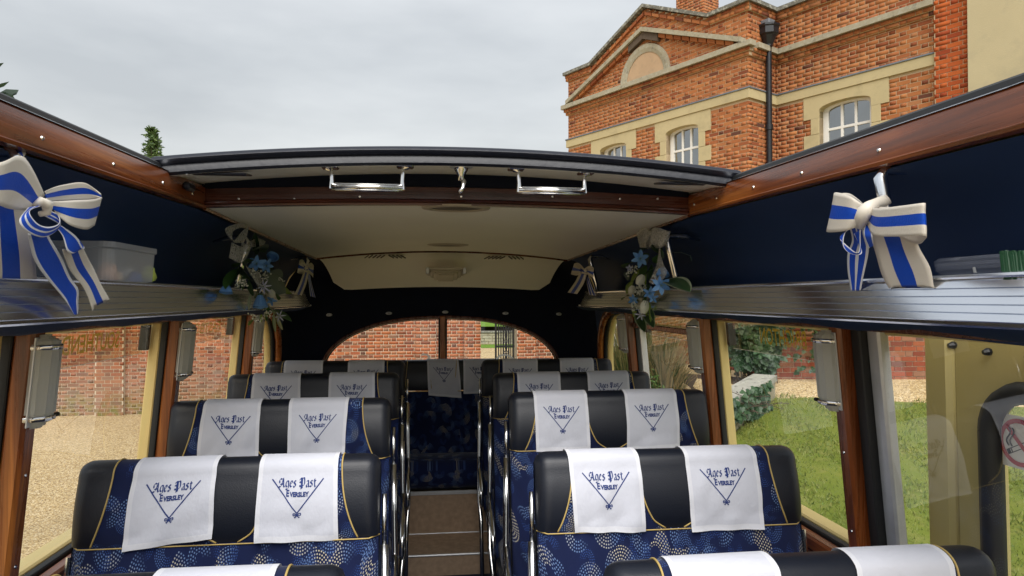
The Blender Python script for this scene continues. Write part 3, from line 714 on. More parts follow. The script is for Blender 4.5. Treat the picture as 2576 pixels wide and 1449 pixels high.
brickwork(gw, FG, lay(GZ, GT, ivG), M['brick_garden'], gvis, proud=.006, nmax=225, used=gused, seed=21)
for a, b in piers:
    wall_panels(gw, 'pier', FG, [a, b], [GZ-.1, GT+.12], lambda u, z: False, M['mortar_pale'], -.02, .11)
    brickwork(gw, FG, lay(GZ, GT+.12, lambda z: [(a, b)], .03), M['brick_garden'], gvis, proud=.116, nmax=300, used=gused, seed=22)
if 0: brickwork(gw, FG, lay(GZ, GZ+.80, lambda z: [(a-.03+.03*math.sin(z*31), b+.05+.05*math.sin(z*17))], .1), M['brick_garden'], gvis, proud=.16, nmax=0, depth=.10, seed=23)
slab(gw, 'coping', FG, GL0, GO0-.01, GT, GT+.07, -.36, .06, M['coping']); slab(gw, 'coping', FG, GO1+.01, GL1, GT, GT+.07, -.36, .06, M['coping'])
# iron gate leaf standing open in the gateway
ig = thing('iron_gate', 'black wrought iron gate leaf with scrollwork standing in the brick gateway', 'gate', tuple(FG.P(GO1-.3, GZ, -.12)))
g0, g1 = gu(1247), gu(1296); GH = .1
for px_ in (1249, 1256, 1262, 1287, 1293):
    u = gu(px_); m = MB(); m.tube([FG.P(u, GZ+.03, -.12), FG.P(u, GH, -.12)], .014 if px_ not in (1249, 1293) else .024, 8); m.build('bar', M['black_iron'], ig)
for u in (gu(1268), gu(1282)):
    m = MB(); m.tube([FG.P(u, GZ+.03, -.12), FG.P(u, GH, -.12)], .018, 8); m.build('bar', M['black_iron'], ig)
for z in (GZ+.1, GZ+.75, GZ+1.35, GZ+2.1, GH-.05):
    b = MB().box(g0, g1, -.14, -.10, z-.02, z+.02); m = MB(); m.add([FG.P(u, w, d) for u, d, w in b.v], b.f); m.build('rail', M['black_iron'], ig)
uc = gu(1275); hw = (gu(1282)-gu(1268))/2
for k in range(9):
    z = GZ+.3+k*.26; m = MB()
    for s_ in (-1, 1):
        m.tube([FG.P(uc+s_*hw*.5+hw*.45*math.cos(t), z+.12*math.sin(t), -.12) for t in np.linspace(0, 6.28, 14)], .011, 6, False)
    m.tube([FG.P(uc, z-.13, -.12), FG.P(uc+hw*.4, z, -.12), FG.P(uc, z+.13, -.12)], .012, 6); m.tube([FG.P(uc, z-.13, -.12), FG.P(uc-hw*.4, z, -.12), FG.P(uc, z+.13, -.12)], .012, 6)
    m.build('scroll', M['black_iron'], ig)
# low stone retaining wall across the lawn beyond the gate
rw = thing('retaining_wall', 'low weathered stone retaining wall beyond the iron gate', 'wall', (3.5, 36.7, GZ))
m = MB(); m.box(-18, 24, 36.55, 36.95, GZ-.1, GZ+.62); m.build('core', M['mortar_pale'], rw)
rs = random.Random(4); z = GZ; 
while z < GZ+.58:
    x = -4.0; hh = rs.uniform(.13, .2)
    while x < 10:
        L = rs.uniform(.3, .7); m = MB(); m.box(x, x+L-.02, 36.50-rs.uniform(0, .03), 36.6, z+.008, min(z+hh, GZ+.6), .015); m.build('stone', M['stone_grey'], rw); x += L
    z += hh
m = MB(); m.box(-18, 24, 36.44, 37.0, GZ+.62, GZ+.72, .02); m.build('coping', M['coping'], rw)

# ------------------------------------------------------------------ right-hand walls, ivy and planting
def gz(p): return ground_z(p[0], p[1])
A0, A1 = atD(1925, 950, 9.95), atD(2440, 950, 10.15)
FA = Frame(A0, (A1-A0)[:2]); AL = float(np.linalg.norm((A1-A0)[:2]))
ra = thing('boundary_wall', 'weathered brick wall above the gravel path, right of the ivy', 'wall', tuple(FA.P(AL/2, -1.17)))
wall_panels(ra, 'core', FA, [-.05, AL+.6], [-1.75, .30], lambda u, z: False, M['mortar_pale'], -.3, 0)
rvis = lambda x, y: (1935 < x < 2045 and 860 < y < 965) or (2195 < x < 2370 and 850 < y < 955)
brickwork(ra, FA, lay(-1.3-.075*5, .30, lambda z: [(-.05, AL+.6)], .04), M['brick_right'], rvis, proud=.012, nmax=300, seed=31)
slab(ra, 'coping', FA, -.1, AL+.65, .30, .37, -.36, .05, M['coping'])
pu = FA.hit(2372, 900)[0]; slab(ra, 'stone_pier', FA, pu, pu+.45, -1.5, .35, -.1, .06, M['stone_grey'], .01)
B0 = atD(1915, 950, 9.9); B1 = atD(1685, 950, 13.2); FB = Frame(B0, (B1-B0)[:2]); BL = float(np.linalg.norm((B1-B0)[:2]))
rb = thing('terrace_wall', 'red brick terrace wall running back behind the tall pale grasses', 'wall', tuple(FB.P(BL/2, -1.3)))
wall_panels(rb, 'core', FB, [.02, BL], [-2.4, -.38], lambda u, z: False, M['mortar_pale'], -.25, 0)
bvis = lambda x, y: 1680 < x < 1775 and 855 < y < 1010
brickwork(rb, FB, lay(-1.8-.075*6, -.38, lambda z: [(.02, BL)], .04), M['brick_right'], bvis, proud=.012, nmax=300, seed=33)
slab(rb, 'coping', FB, .0, BL, -.38, -.31, -.30, .04, M['stone_grey'])
# sloping stone slab (top of a low flank wall) at the ivy
s0, s1 = atD(1925, 942, 9.2), atD(1770, 1030, 7.6)
fl = thing('stone_slab', 'pale lichened stone slab sloping out from under the ivy', 'slab', (float((s0+s1)[0]/2), float((s0+s1)[1]/2), float(min(s0[2], s1[2]))-.25))
d = (s1-s0); dn = np.array([-d[1], d[0], 0.]); dn /= np.linalg.norm(dn); dn *= .16
m = MB(); q = [s0+dn, s1+dn, s1-dn, s0-dn]; dz = np.array([0, 0, .075]); m.add([*q, *[p-dz for p in q]], [(0, 1, 2, 3), (7, 6, 5, 4), (0, 4, 5, 1), (1, 5, 6, 2), (2, 6, 7, 3), (3, 7, 4, 0)]); m.build('coping_stone', M['stone_pale'] if 'stone_pale' in M else stone_mat('pale_stone', (.40, .39, .34), (.10, .10, .085), .8), fl)
q2 = [p-dz*1.02+(p-(s0+s1)/2)*-.06 for p in q]; m = MB(); m.add([*q2, *[np.array([p[0], p[1], gz(p)-.2]) for p in q2]], [(0, 1, 2, 3), (7, 6, 5, 4), (0, 4, 5, 1), (1, 5, 6, 2), (2, 6, 7, 3), (3, 7, 4, 0)]); m.build('base', M['stone_grey'], fl)
# soil bed at the foot of the ivy
m = MB(); sb = [atD(1760, 1060, 7.9), atD(1850, 1055, 7.9), atD(1925, 1012, 8.6), atD(1950, 985, 9.4), atD(1860, 960, 9.9), atD(1700, 985, 10.2), atD(1640, 1010, 9.6), atD(1600, 1040, 9.0)]
m.add([(float(p[0]), float(p[1]), ground_z(p[0], p[1])+.018) for p in sb], [tuple(range(len(sb)))]); tag(m.build('soil_bed', M['soil']), kind='structure')

# ivy: leaf shape
def leaf_mesh(name, mat, L=1.0, Wd=.8, lobes=True, fold=.15, seg=3):
    m = MB()
    out = [(0, 0), (.42*Wd, .10), (.50*Wd, .38), (.30*Wd, .50), (.28*Wd, .72), (0, 1.0)] if lobes else [(0, 0), (.30*Wd, .22), (.42*Wd, .45), (.30*Wd, .75), (0, 1.0)]
    V = [(0, y*L, 0) for x, y in out]; n = len(out)
    V += [(x*L, y*L, fold*x*L) for x, y in out[1:-1]]+[(-x*L, y*L, fold*x*L) for x, y in out[1:-1]]
    F = []
    k = n-2
    rt_ = [0]+[n+i for i in range(k)]+[n-1]; lf = [0]+[n+k+i for i in range(k)]+[n-1]
    for i in range(n-1):
        for sd_, fl_ in ((rt_, 0), (lf, 1)):
            f = [i, sd_[i], sd_[i+1], i+1]; f2 = []
            for x in f:
                if x not in f2: f2.append(x)
            if len(f2) >= 3: F.append(tuple(f2[::-1] if fl_ else f2))
    me = bpy.data.meshes.new(name); me.from_pydata(V, [], F); me.materials.append(mat); return me
M['ivy'] = leaf_mat('ivy_leaf', (.018, .055, .022), (.065, .125, .055), .2, .35); M['ivy_lt'] = leaf_mat('ivy_leaf_pale', (.10, .15, .07), (.16, .2, .10), .3)
ivy_me = leaf_mesh('leaf', M['ivy'], 1, 1.0)
def scatter_leaves(parent, pts, me, mat, size, nmax=300, seed=0, face=None, name='foliage'):
    """pts: list of (pos, normal); first nmax become leaf objects"""
    rs = random.Random(seed); inv = PW(parent).inverted(); pts = sorted(pts, key=lambda q: float(np.dot(q[0], FW)))
    V = np.array([v.co[:] for v in me.vertices]); Fs = [tuple(p.vertices) for p in me.polygons]; mb = MB()
    for i, (p, nr) in enumerate(pts):
        nrm = (Vector(nr)+Vector((rs.gauss(0, .35), rs.gauss(0, .35), rs.gauss(0, .35)))).normalized(); dn_ = Vector((rs.gauss(0, .45), rs.gauss(0, .45), -1)); ya = (dn_-nrm*dn_.dot(nrm)).normalized(); xa = ya.cross(nrm)
        s_ = size*rs.uniform(.6, 1.3); Mx = Matrix(((xa.x*s_, ya.x*s_, nrm.x*s_, p[0]), (xa.y*s_, ya.y*s_, nrm.y*s_, p[1]), (xa.z*s_, ya.z*s_, nrm.z*s_, p[2]), (0, 0, 0, 1)))
        if i < nmax:
            o = bpy.data.objects.new('leaf', me); COL.objects.link(o); o.parent = parent; o.matrix_basis = inv @ Mx
        else:
            m4 = np.array(Mx); mb.add((V@m4[:3, :3].T+m4[:3, 3]).tolist(), Fs)
    if mb.f: mb.build(name, mat, parent, kind='stuff', fix=False)
iv = thing('ivy', 'dark green ivy smothering the wall corner above the stone slab', 'ivy', tuple(atD(1905, 1000, 9.3)))
rs = random.Random(11); pts = []
poly = [(1845, 800), (1945, 800), (1968, 850), (1955, 905), (1940, 960), (1905, 1015), (1882, 1012), (1862, 1000), (1915, 945), (1905, 925), (1850, 925), (1838, 870)]
def inpoly(x, y, pl):
    c = False; j = len(pl)-1
    for i in range(len(pl)):
        if (pl[i][1] > y) != (pl[j][1] > y) and x < (pl[j][0]-pl[i][0])*(y-pl[i][1])/(pl[j][1]-pl[i][1])+pl[i][0]: c = not c
        j = i
    return c
tries = 0
while len(pts) < 2600 and tries < 20000:
    tries += 1
    x, y = rs.uniform(1835, 1970), rs.uniform(780, 1018)
    if not inpoly(x, max(y, 801), poly): continue
    cl = .35*math.sin(x*.05)*math.sin(y*.043+1)+.3
    D = 9.75-cl*.5*rs.random()-.05-max(0, (y-930)/80)*.5; pts.append((atD(x, y, D), -FW+np.array([-.2, 0, .35])))
for _ in range(170):    # scattered leaves on the wall to the right and vines
    x = rs.choice((rs.gauss(1850, 12), rs.gauss(2062, 10), rs.gauss(1990, 40))); y = rs.uniform(800, 935); pts.append((atD(x, y, 9.82), -FW+np.array([0, 0, .3])))
for _ in range(650):
    x, y = rs.uniform(1765, 1935), rs.uniform(935, 1050)
    if y > 1030-.5*(x-1770)+8: pts.append((atD(x, y, 7.1+(x-1770)/150*1.35), -FW+np.array([0, 0, .6])))
m = MB()
for k in range(26):
    x = rs.uniform(1850, 1955); P_ = []
    for j in range(9): P_.append(atD(x+rs.gauss(0, 5)+j*rs.uniform(-4, 6), 1000-j*26, 9.72)); 
    m.tube(P_, .008, 5)
m.build('stem', M['bark'], iv)
scatter_leaves(iv, pts, ivy_me, M['ivy'], .078, 300, 12)
# dry twigs on the soil
tw = thing('twigs', 'bare brown twigs lying on the soil below the ivy', 'twigs', tuple(atD(1880, 1030, 8.1)))
m = MB()
for k in range(45):
    p = atD(rs.uniform(1845, 1905), rs.uniform(1005, 1045), rs.uniform(7.9, 8.4)); q = p+np.array([rs.gauss(0, .18), rs.gauss(0, .12), rs.gauss(.05, .06)]); p[2] = max(p[2], gz(p)+.02); q[2] = max(q[2], gz(q)+.02); m.tube([p, (p+q)/2+np.array([0, 0, .03]), q], .004, 5)
m.build('twig', M['bark'], tw, kind='stuff')

# tall ornamental grasses
M['reed'] = leaf_mat('reed_blade', (.10, .15, .035), (.42, .34, .15), .35, .6); M['reed_dry'] = leaf_mat('dry_reed', (.30, .22, .10), (.48, .38, .2), .3, .7); M['reed_dark'] = leaf_mat('green_reed', (.03, .075, .02), (.09, .14, .05), .3, .5)
def tussock(cx, cy, z, hgt, spread, n, label, mats, seed, lean=0):
    rs = random.Random(seed); t = thing('ornamental_grass', label, 'grass plant', (cx, cy, z), 'ornamental grasses')
    for mi, (mat, share, hs) in enumerate(mats):
        V, F = [], []
        for k in range(int(n*share)):
            a = rs.random()*6.28; r0 = rs.random()*.22; H = hgt*hs*rs.uniform(.55, 1.05); out = spread*rs.uniform(.2, 1.0); w = rs.uniform(.006, .014)
            p0 = np.array([cx+r0*math.cos(a), cy+r0*math.sin(a), z]); dr = np.array([math.cos(a), math.sin(a), 0]); sd_ = np.array([-math.sin(a), math.cos(a), 0]); a2 = rs.uniform(0, 3.1); sd_ = sd_*math.cos(a2)+dr*math.sin(a2)*.5
            o = len(V); bend = rs.uniform(.2, 1.2)
            for j in range(5):
                s_ = j/4; c = p0+dr*out*s_**2+np.array([0, 0, H*(s_-bend*.38*s_**3)]); ww = w*(1-.85*s_); V += [c-sd_*ww, c+sd_*ww]
            for j in range(4): F.append((o+2*j, o+2*j+1, o+2*j+3, o+2*j+2))
        fast_mesh('blades', V, F, mat, t, 'stuff')
    return t
p = atD(1590, 1000, 9.6); tussock(p[0], p[1], gz(p)-.02, 2.3, .75, 900, 'tall pale green and straw grass clump nearest the rear quarter window', [(M['reed'], .5, 1.0), (M['reed_dark'], .5, .75)], 41)
p = atD(1655, 1010, 9.9); tussock(p[0], p[1], gz(p)-.02, 2.5, .85, 1000, 'taller straw coloured grass clump against the terrace wall', [(M['reed'], .6, 1.0), (M['reed_dry'], .4, .6)], 42)
p = atD(1672, 1020, 9.3); tussock(p[0], p[1], gz(p)-.02, 1.2, .55, 700, 'low dry brown grass clump in front of the taller grasses', [(M['reed_dry'], .7, 1.0), (M['reed_dark'], .3, .9)], 43)
p = atD(1555, 1000, 8.8); tussock(p[0], p[1], gz(p)-.02, 1.5, .7, 600, 'dark green arching grass clump at the left of the planting', [(M['reed_dark'], .8, 1.0), (M['reed_dry'], .2, .8)], 44)
# small clipped shrub
p = atD(1640, 985, 8.6); sh = thing('shrub', 'small rounded bright green shrub in front of the grasses', 'shrub', (p[0], p[1], gz(p)))
M['shrub'] = leaf_mat('shrub_leaf', (.05, .11, .02), (.12, .2, .05), .3); rs = random.Random(9); pts = []
rz = (atD(1640, 935, 8.6)[2]-gz(p)); 
for k in range(900):
    v = np.array([rs.gauss(0, 1), rs.gauss(0, 1), abs(rs.gauss(0, 1))]); v /= np.linalg.norm(v); r_ = rs.uniform(.75, 1.03); pts.append((np.array([p[0], p[1], gz(p)])+v*np.array([.25, .25, rz])*r_, v))
scatter_leaves(sh, pts, leaf_mesh('leaf', M['shrub'], 1, .8, False), M['shrub'], .045, 0, 3)

# conifers beyond the wall
M['needle'] = leaf_mat('conifer_needles', (.06, .11, .035), (.16, .22, .07), .25, .6); M['cedar'] = leaf_mat('cedar_needles', (.03, .055, .04), (.08, .115, .08), .2, .6)
def conifer(label, base, top_z, rad, n, seed, mat, tiers, droop=.25, crown_from=.15):
    rs = random.Random(seed); bx_, by_, bz_ = base; t = thing('conifer_tree', label, 'tree', base, None)
    H = top_z-bz_; m = MB(); m.tube([(bx_, by_, bz_), (bx_+.1, by_, bz_+H*.5), (bx_, by_, top_z)], [.02*H, .012*H, .003*H], 8); m.build('trunk', M['bark'], t)
    V, F = [], []; lm = MB()
    for k in range(tiers):
        s_ = crown_from+(1-crown_from)*(k+.5)/tiers; zc = bz_+H*s_; R_ = rad*(1-s_)**.72*(.75+.35*rs.random())+.012*H
        for b in range(7):
            a = rs.random()*6.28; L = R_*rs.uniform(.65, 1.1); e = np.array([math.cos(a), math.sin(a), 0]); q0 = np.array([bx_, by_, zc]); q1 = q0+e*L+np.array([0, 0, -droop*L+rs.gauss(0, .06)*L])
            lm.tube([q0, (q0+q1)/2+np.array([0, 0, .05*L]), q1], [.0035*H*(1-s_)+.004*rad, .002*H*(1-s_)+.003*rad, .001*H], 4, False)
            for j in range(int(n/tiers/7)):
                u = rs.uniform(.12, 1.0); c = q0+(q1-q0)*u+np.array([rs.gauss(0, .10*L), rs.gauss(0, .10*L), rs.gauss(0, .05*L)]); w = rs.uniform(.02, .05)*rad; d1 = np.array([rs.gauss(0, 1), rs.gauss(0, 1), rs.gauss(-.2, .5)]); d1 /= np.linalg.norm(d1); d2 = np.cross(d1, [rs.gauss(0, 1), rs.gauss(0, 1), rs.gauss(0, 1)]); d2 /= np.linalg.norm(d2)+1e-6
                o = len(V); V += [c, c+d1*w*2.2+d2*w*.5, c+d1*w*3.2, c+d1*w*2-d2*w*.5]; F.append((o, o+1, o+2, o+3))
    lm.build('limbs', M['bark'], t); fast_mesh('crown', V, F, mat, t, 'stuff')
    return t
tp = atD(382, 319, 62.0); conifer('pointed green conifer top rising beyond the left roof rail', (float(tp[0]), float(tp[1]), GZ), float(tp[2]), 3.6, 9000, 5, M['needle'], 34, .25, .2)
tp = atD(-180, 30, 34.0); conifer('dark cedar with spreading branches at the far left edge', (float(tp[0]), float(tp[1]), GZ), float(tp[2]), 8.0, 9000, 8, M['cedar'], 22, .1, .3)
# ================================================================== THE COACH
XC = .088
FLOOR = -1.75
def off(z): return 1.128-.093*z
coach = thing('vintage_coach', 'cream and navy vintage coach interior with mahogany trim and open roof', 'coach', (XC, 2.4, GZ))
def sx(s, o): return XC+s*o
POSTS = [.72, 1.875, 2.895, 4.05]
QEND = 4.88
ZW0, ZW1 = -.785, -.088
def slant(m, s, o0, o1, y0, y1, z0, z1, c=0.004):
    """a box whose distance from the coach's centre line follows the lean of the side"""
    b = MB().box(o0, o1, y0, y1, z0, z1, c); m.add([(sx(s, off(z)+o), y, z) for o, y, z in b.v], b.f); return m
for s in (-1, 1):
    m = MB(); P = [[(sx(s, off(z)-.01), y, z) for z in (FLOOR, -1.2, -.81)] for y in (.2, 2.0, 3.5, 4.86)]; m.grid(P); m.build('side_panel', M['wood_y'], coach)
    m = MB(); P = [[(sx(s, o), y, z) for o, z in ((1.20, -2.15), (1.27, -1.9), (1.285, -1.4), (off(-.8)+.06, -.82), (off(-.8)+.06, -.80), (off(-.8)+.022, -.786))] for y in (-1.5, 0, 2, 4, 4.9)]; m.grid(P); m.build('outer_skin', M['coach_cream'], coach)
    m = MB(); slant(m, s, -.05, -.006, .2, 4.90, -.83, -.782, .008); m.build('window_ledge', M['wood_y'], coach)
    m = MB(); slant(m, s, -.006, .022, .2, 4.90, -.81, -.772); m.build('rubber_seal', M['rubber'], coach)
    m = MB(); slant(m, s, .023, .088, -.4, 4.90, -.80, -.764, .006); m.build('outer_sill', M['coach_cream'], coach)
    m = MB(); slant(m, s, -.05, .02, .2, 4.60, ZW1, -.055, .006); m.build('window_header', M['wood_trim'], coach)
    m = MB(); slant(m, s, .02, .055, -.5, 4.90, ZW1-.012, .02, .004); m.build('outer_header', M['coach_cream'], coach)
    for k, y in enumerate(POSTS):
        w = .029
        if s > 0 and k == 1:   # broad bare-metal door pillar ahead of this post
            m = MB(); slant(m, s, .0, .034, y-.125, y-.072, -1.75, -.06, .006); m.build('door_pillar', M['alu_dull'], coach)
            m = MB(); slant(m, s, -.022, .03, y-.074, y-w-.002, ZW0, -.06); m.build('rubber_seal', M['rubber'], coach)
        elif s < 0 and k == 1:
            m = MB(); slant(m, s, .012, .03, y-w-.045, y-w-.03, ZW0, -.06); m.build('window_channel', M['alu_dull'], coach)
        m = MB(); slant(m, s, -.055, -.004, y-w, y+w, ZW0+.005, -.052, .009); pst = m.build('post', M['wood_z'], coach)
        for dy in (-1, 1):
            m = MB(); slant(m, s, -.004, .021, y+dy*(w-.012)-.012, y+dy*(w-.012)+.012, ZW0, -.06, .003)
            m.build('rubber_seal', M['rubber'], coach)
        m = MB(); slant(m, s, .021, .064, y-w+.004, y+w-.004, ZW0, -.08, .006); m.build('outer_pillar', M['coach_cream'] if not (s > 0 and k == 3) else M['alu_dull'], coach)
        for zz in (-.17, -.45, -.68):
            m = MB(); m.lathe([(0, .0025), (.004, .002), (.005, 0)], lambda a, b, h: (sx(s, off(zz)-.0555-h), y+a, zz+b), 8); m.build('screw', M['chrome'], pst)
    # glazing
    ends = [(POSTS[0]+.03, POSTS[1]-.03), (POSTS[1]+.03, POSTS[2]-.03), (POSTS[2]+.03, POSTS[3]-.03)]
    if s > 0: ends[0] = (POSTS[0]+.03, POSTS[1]-.12)
    for a, b in ends:
        m = MB(); m.add([(sx(s, off(z)+.008), y, z) for y, z in ((a, ZW0), (b, ZW0), (b, ZW1), (a, ZW1))], [(0, 1, 2, 3)]); m.build('window_pane', M['glass'], coach)
    # rear quarter window: rounded top corner, trim, lining round it
    arc = [(POSTS[3]+.03, ZW1)]+[(4.46+.42*math.sin(t), ZW1-.44+.44*math.cos(t)) for t in np.linspace(0, math.pi/2, 12)]+[(QEND, -.64), (QEND, ZW0)]
    m = MB(); poly = [(POSTS[3]+.03, ZW0)]+arc; m.add([(sx(s, off(z)+.008), y, z) for y, z in poly], [tuple(range(len(poly)))]); m.build('window_pane', M['glass'], coach)
    for nm, mat, o_, r_, dy in (('quarter_trim', 'wood_z', -.022, .027, .006), ('rubber_seal', 'rubber', .008, .016, -.012), ('outer_pillar', 'coach_cream', .038, .026, -.012)):
        m = MB(); m.tube([(sx(s, off(z)+o_), y+dy*1.5, z+dy*.3) for y, z in arc[1:]], r_, 8); m.build(nm, M[mat], coach, smooth=True)
    outer = [(y, -.03) for y in (4.08, 4.2)]+[(lerp(4.25, 4.98, k/10), -.03) for k in range(11)]+[(4.98, -.5), (4.98, ZW0)]
    outer = outer[:len(arc)]; outer[-2:] = [(4.98, -.5), (4.98, ZW0)]
    m = MB(); m.grid([[(sx(s, off(a[1])-.012), a[0]+.004, a[1]) for a in arc], [(sx(s, off(b[1])-.02), b[0], b[1]) for b in outer]]); m.build('quarter_lining', M['navy'], coach)
    # glass louvre above the windows with its bright lower edge
    if True:
        for a, b in ((POSTS[1]+.05, POSTS[2]-.05), (POSTS[2]+.05, POSTS[3]-.05), (POSTS[3]+.05, POSTS[3]+.32)):
            zl = -.215
            m = MB(); m.add([(sx(s, off(z)+.075), y, z) for y, z in ((a, zl), (b, zl), (b, ZW1), (a, ZW1))], [(0, 1, 2, 3)]); lv = m.build('louvre', M['louvre'] if 'louvre' in M else M.setdefault('louvre', glass_mat('tinted_glass', (.80, .72, .56), .7)), coach)
            m = MB(); m.tube([(sx(s, off(zl)+.075), a, zl), (sx(s, off(zl)+.075), b, zl)], .0012, 6); m.build('louvre_edge', M['white'], lv)
            for y in (a, b): 
                m = MB(); m.box(-.018, .018, -.012, .012, -.06, .06, .004); m.v = [(sx(s, off(z+ZW1-.06)+.07+x), y+yy*1.0, z+ZW1-.055) for x, yy, z in m.v]; m.build('louvre_clip', M['rubber'], lv)
    # roof rail, seal, cove lining
    zr = lambda y: lerp(.267, .302, min(1, max(0, (y-1.0)/1.4)))
    ysr = [.25, 1.0, 1.6, 2.0, 2.384]
    prof = [(.868, .004), (.850, .0), (.838, .003), (.836, .010), (.842, .014), (.842, .071), (.846, .077), (.866, .079)]
    m = MB(); m.grid([[(sx(s, o), y, zr(y)+z) for o, z in prof] for y in ysr]); rl = m.build('roof_rail', M['wood_y'], coach); auto_smooth(rl)
    m = MB(); m.grid([[(sx(s, o), y, zr(y)+z) for o, z in ((.858, .0775), (.862, .096), (.870, .102), (.93, .100), (.95, .05))] for y in ysr[:-1]+[2.5]]); m.build('roof_seal', M['rubber'], coach)
    m = MB(); m.grid([[(sx(s, o), y, zr(y)+z) for o, z in ((.8405, .0765), (.846, .0798), (.859, .0805))] for y in ysr[:-1]+[2.1]]); m.build('rail_edge', M['alu'], coach)
    scr = [(.95, 0), (1.32, 0), (1.62, 0), (1.88, 0), (2.14, 0), (2.33, 0)] if s > 0 else [(1.42, 0), (1.72, 0), (2.02, 0), (2.26, 0)]
    for y, _ in scr:
        m = MB(); m.lathe([(0, .003), (.004, .0025), (.0052, 0)], lambda a, b, h: (sx(s, .842-h), y+a, zr(y)+.036+b), 10); m.build('screw', M['chrome'], rl)
    cv = [(.868, .0), (.93, -.018), (1.0, -.055), (1.06, -.12), (1.095, -.20), (1.115, -.30), (1.118, -.37)]
    yc = [.25, 1.0, 1.6, 2.0, 2.384, 3.2, 4.0, 4.5, 4.75]
    def zce(y): return zr(y) if y < 2.385 else lerp(.302, .268, (y-2.385)/2.3)
    m = MB(); m.grid([[(sx(s, lerp(o, o*.985, sstep(4.2, 4.8, y))), y, zce(y)+z) for o, z in cv] for y in yc]); auto_smooth(m.build('cove_lining', M['navy'], coach))
    m = MB(); m.grid([[(sx(s, o), y, z) for o, z in ((.94, zce(y)+.06), (1.1, zce(y)-.02), (1.18, .12), (off(0)+.056, .0))] for y in yc]); m.build('outer_cant', M['coach_cream'], coach)
    # fabric pelmet under the luggage rack
    m = MB(); ypl = np.linspace(.3, 4.42, 60); m.grid([[(sx(s, o), y, z-.004*math.sin(y*13)*k) for k, o, z in ((0, .858, -.048), (1, .90, -.066), (1.6, .955, -.072), (1, 1.05, -.070), (0, 1.12, -.062))] for y in ypl]); m.build('pelmet', M['pelmet'] if 'pelmet' in M else M.setdefault('pelmet', plain('pelmet_cloth', (.012, .026, .075), .9, var=.2, vs=30, spec=.1)), coach, smooth=True)
# catch on the left rail
m = MB(); p = atX(470, 470, XC-.835); m.box(p[0]-.004, p[0]+.018, p[1]-.03, p[1]+.03, p[2]-.012, p[2]+.012, .006); m.build('catch', M['vinyl'], coach)
# header beam across the roof opening
def arcz(x, c, e, w=.845): return c-(c-e)*(x/w)**2
xsx = np.linspace(-.848, .848, 25)
M['wood_hdr'] = wood_mat('dark_mahogany', 0, (.03, .008, .005), (.085, .022, .012), (.16, .045, .02))
hp = [(2.40, 0.0), (2.372, 0.0), (2.370, .006), (2.376, .012), (2.372, .018), (2.378, .022), (2.388, .024), (2.388, .064), (2.40, .066)]
m = MB(); m.grid([[(XC+x, y, arcz(x, .326, .306)+z) for y, z in hp] for x in xsx]); hd = m.build('header_beam', M['wood_hdr'], coach); auto_smooth(hd)
m = MB(); m.grid([[(XC+x, 2.395, arcz(x, .392, .370)), (XC+x, 2.395, arcz(x, .455, .41))] for x in xsx]); m.build('header_lining', M['navy_dark'], coach)
for px_ in (600, 740, 905, 1160, 1390, 1560, 1655):
    p = atY(px_, 494 if 850 < px_ < 1500 else 500, 2.386); m = MB(); m.lathe([(0, .003), (.004, .0025), (.0055, 0)], lambda a, b, h: (p[0]+a, 2.3878-h, p[2]+b), 10); m.build('screw', M['chrome'], hd)
# ceiling and domed rear end
def ceil_z(x, y): e = lerp(.306, .268, (y-2.385)/2.27); c = lerp(.326, .322, (y-2.385)/2.27); return arcz(x, c, e)+.004
yy = np.linspace(2.40, 4.655, 12)
m = MB(); m.grid([[(XC+x, y, ceil_z(x, y)) for x in xsx] for y in yy]); m.build('ceiling', M['cream'], coach, smooth=True)
for s in (-1, 1):
    m = MB(); m.tube([(sx(s, .85), y, ceil_z(.845, y)-.004) for y in yy], .007, 6); m.build('ceiling_trim', M['wood_trim'], coach)
m = MB(); m.tube([(XC+x, 4.655, ceil_z(x, 4.655)-.003) for x in xsx], .0085, 6); m.build('ceiling_trim', M['wood_trim'], coach)
NU, NV = 28, 14
def dome(u, v):
    w = lerp(.838, .775, v); 
    z0 = ceil_z(u*.845, 4.655); z1 = arcz(u, .093, .062, 1.0)
    z = lerp(z0, z1, v**1.35); y = 4.662+.47*v**.75-.05*u*u*v
    return w*u, y, z
m = MB(); rows = []
for i in range(NV+1):
    v = i/NV; row = []
    for j in range(NU+1):
        u = -1+2*j/NU; e = max(0, abs(u)-.88)/.12; vv = v*(1-.22*(1-math.sqrt(max(0, 1-e*e)))); x, y, z = dome(u, vv); row.append((XC+x, y, z-.003))
    rows.append(row)
m.grid(rows); m.build('dome_panel', M['cream'], coach, smooth=True)
# navy rear shell, split round the arched rear window
def sh_a(z): return off(z)-.012 if z < -.03 else float(np.interp(z, [-.03, .08, .16, .22, .275, .33], [1.118, 1.09, 1.03, .96, .87, .7]))
def sh_yb(z): return float(np.interp(z, [-1.4, -.56, -.14, .04, .10, .18, .25, .31, .36], [5.42, 5.36, 5.31, 5.26, 5.27, 5.22, 5.12, 5.0, 4.9]))
def sh_y0(z): return float(np.interp(z, [-1, -.05, .1, .2, .3], [4.90, 4.90, 4.80, 4.66, 4.5]))
def shell(x, z):
    a = sh_a(z); q = max(0., 1-(min(1, abs(x)/a))**2.3); return sh_y0(z)+(sh_yb(z)-sh_y0(z))*q**(1/2.3)
AW, AH, AZ, AN = .905, .425, -.565, 2.25
def arch(t, gx=0, gz_=0):
    c, s_ = math.cos(t), math.sin(t); return (AW+gx)*math.copysign(abs(c)**(2/AN), c), AZ+(AH+gz_)*abs(s_)**(2/AN)
NT_ = 48; rows = []
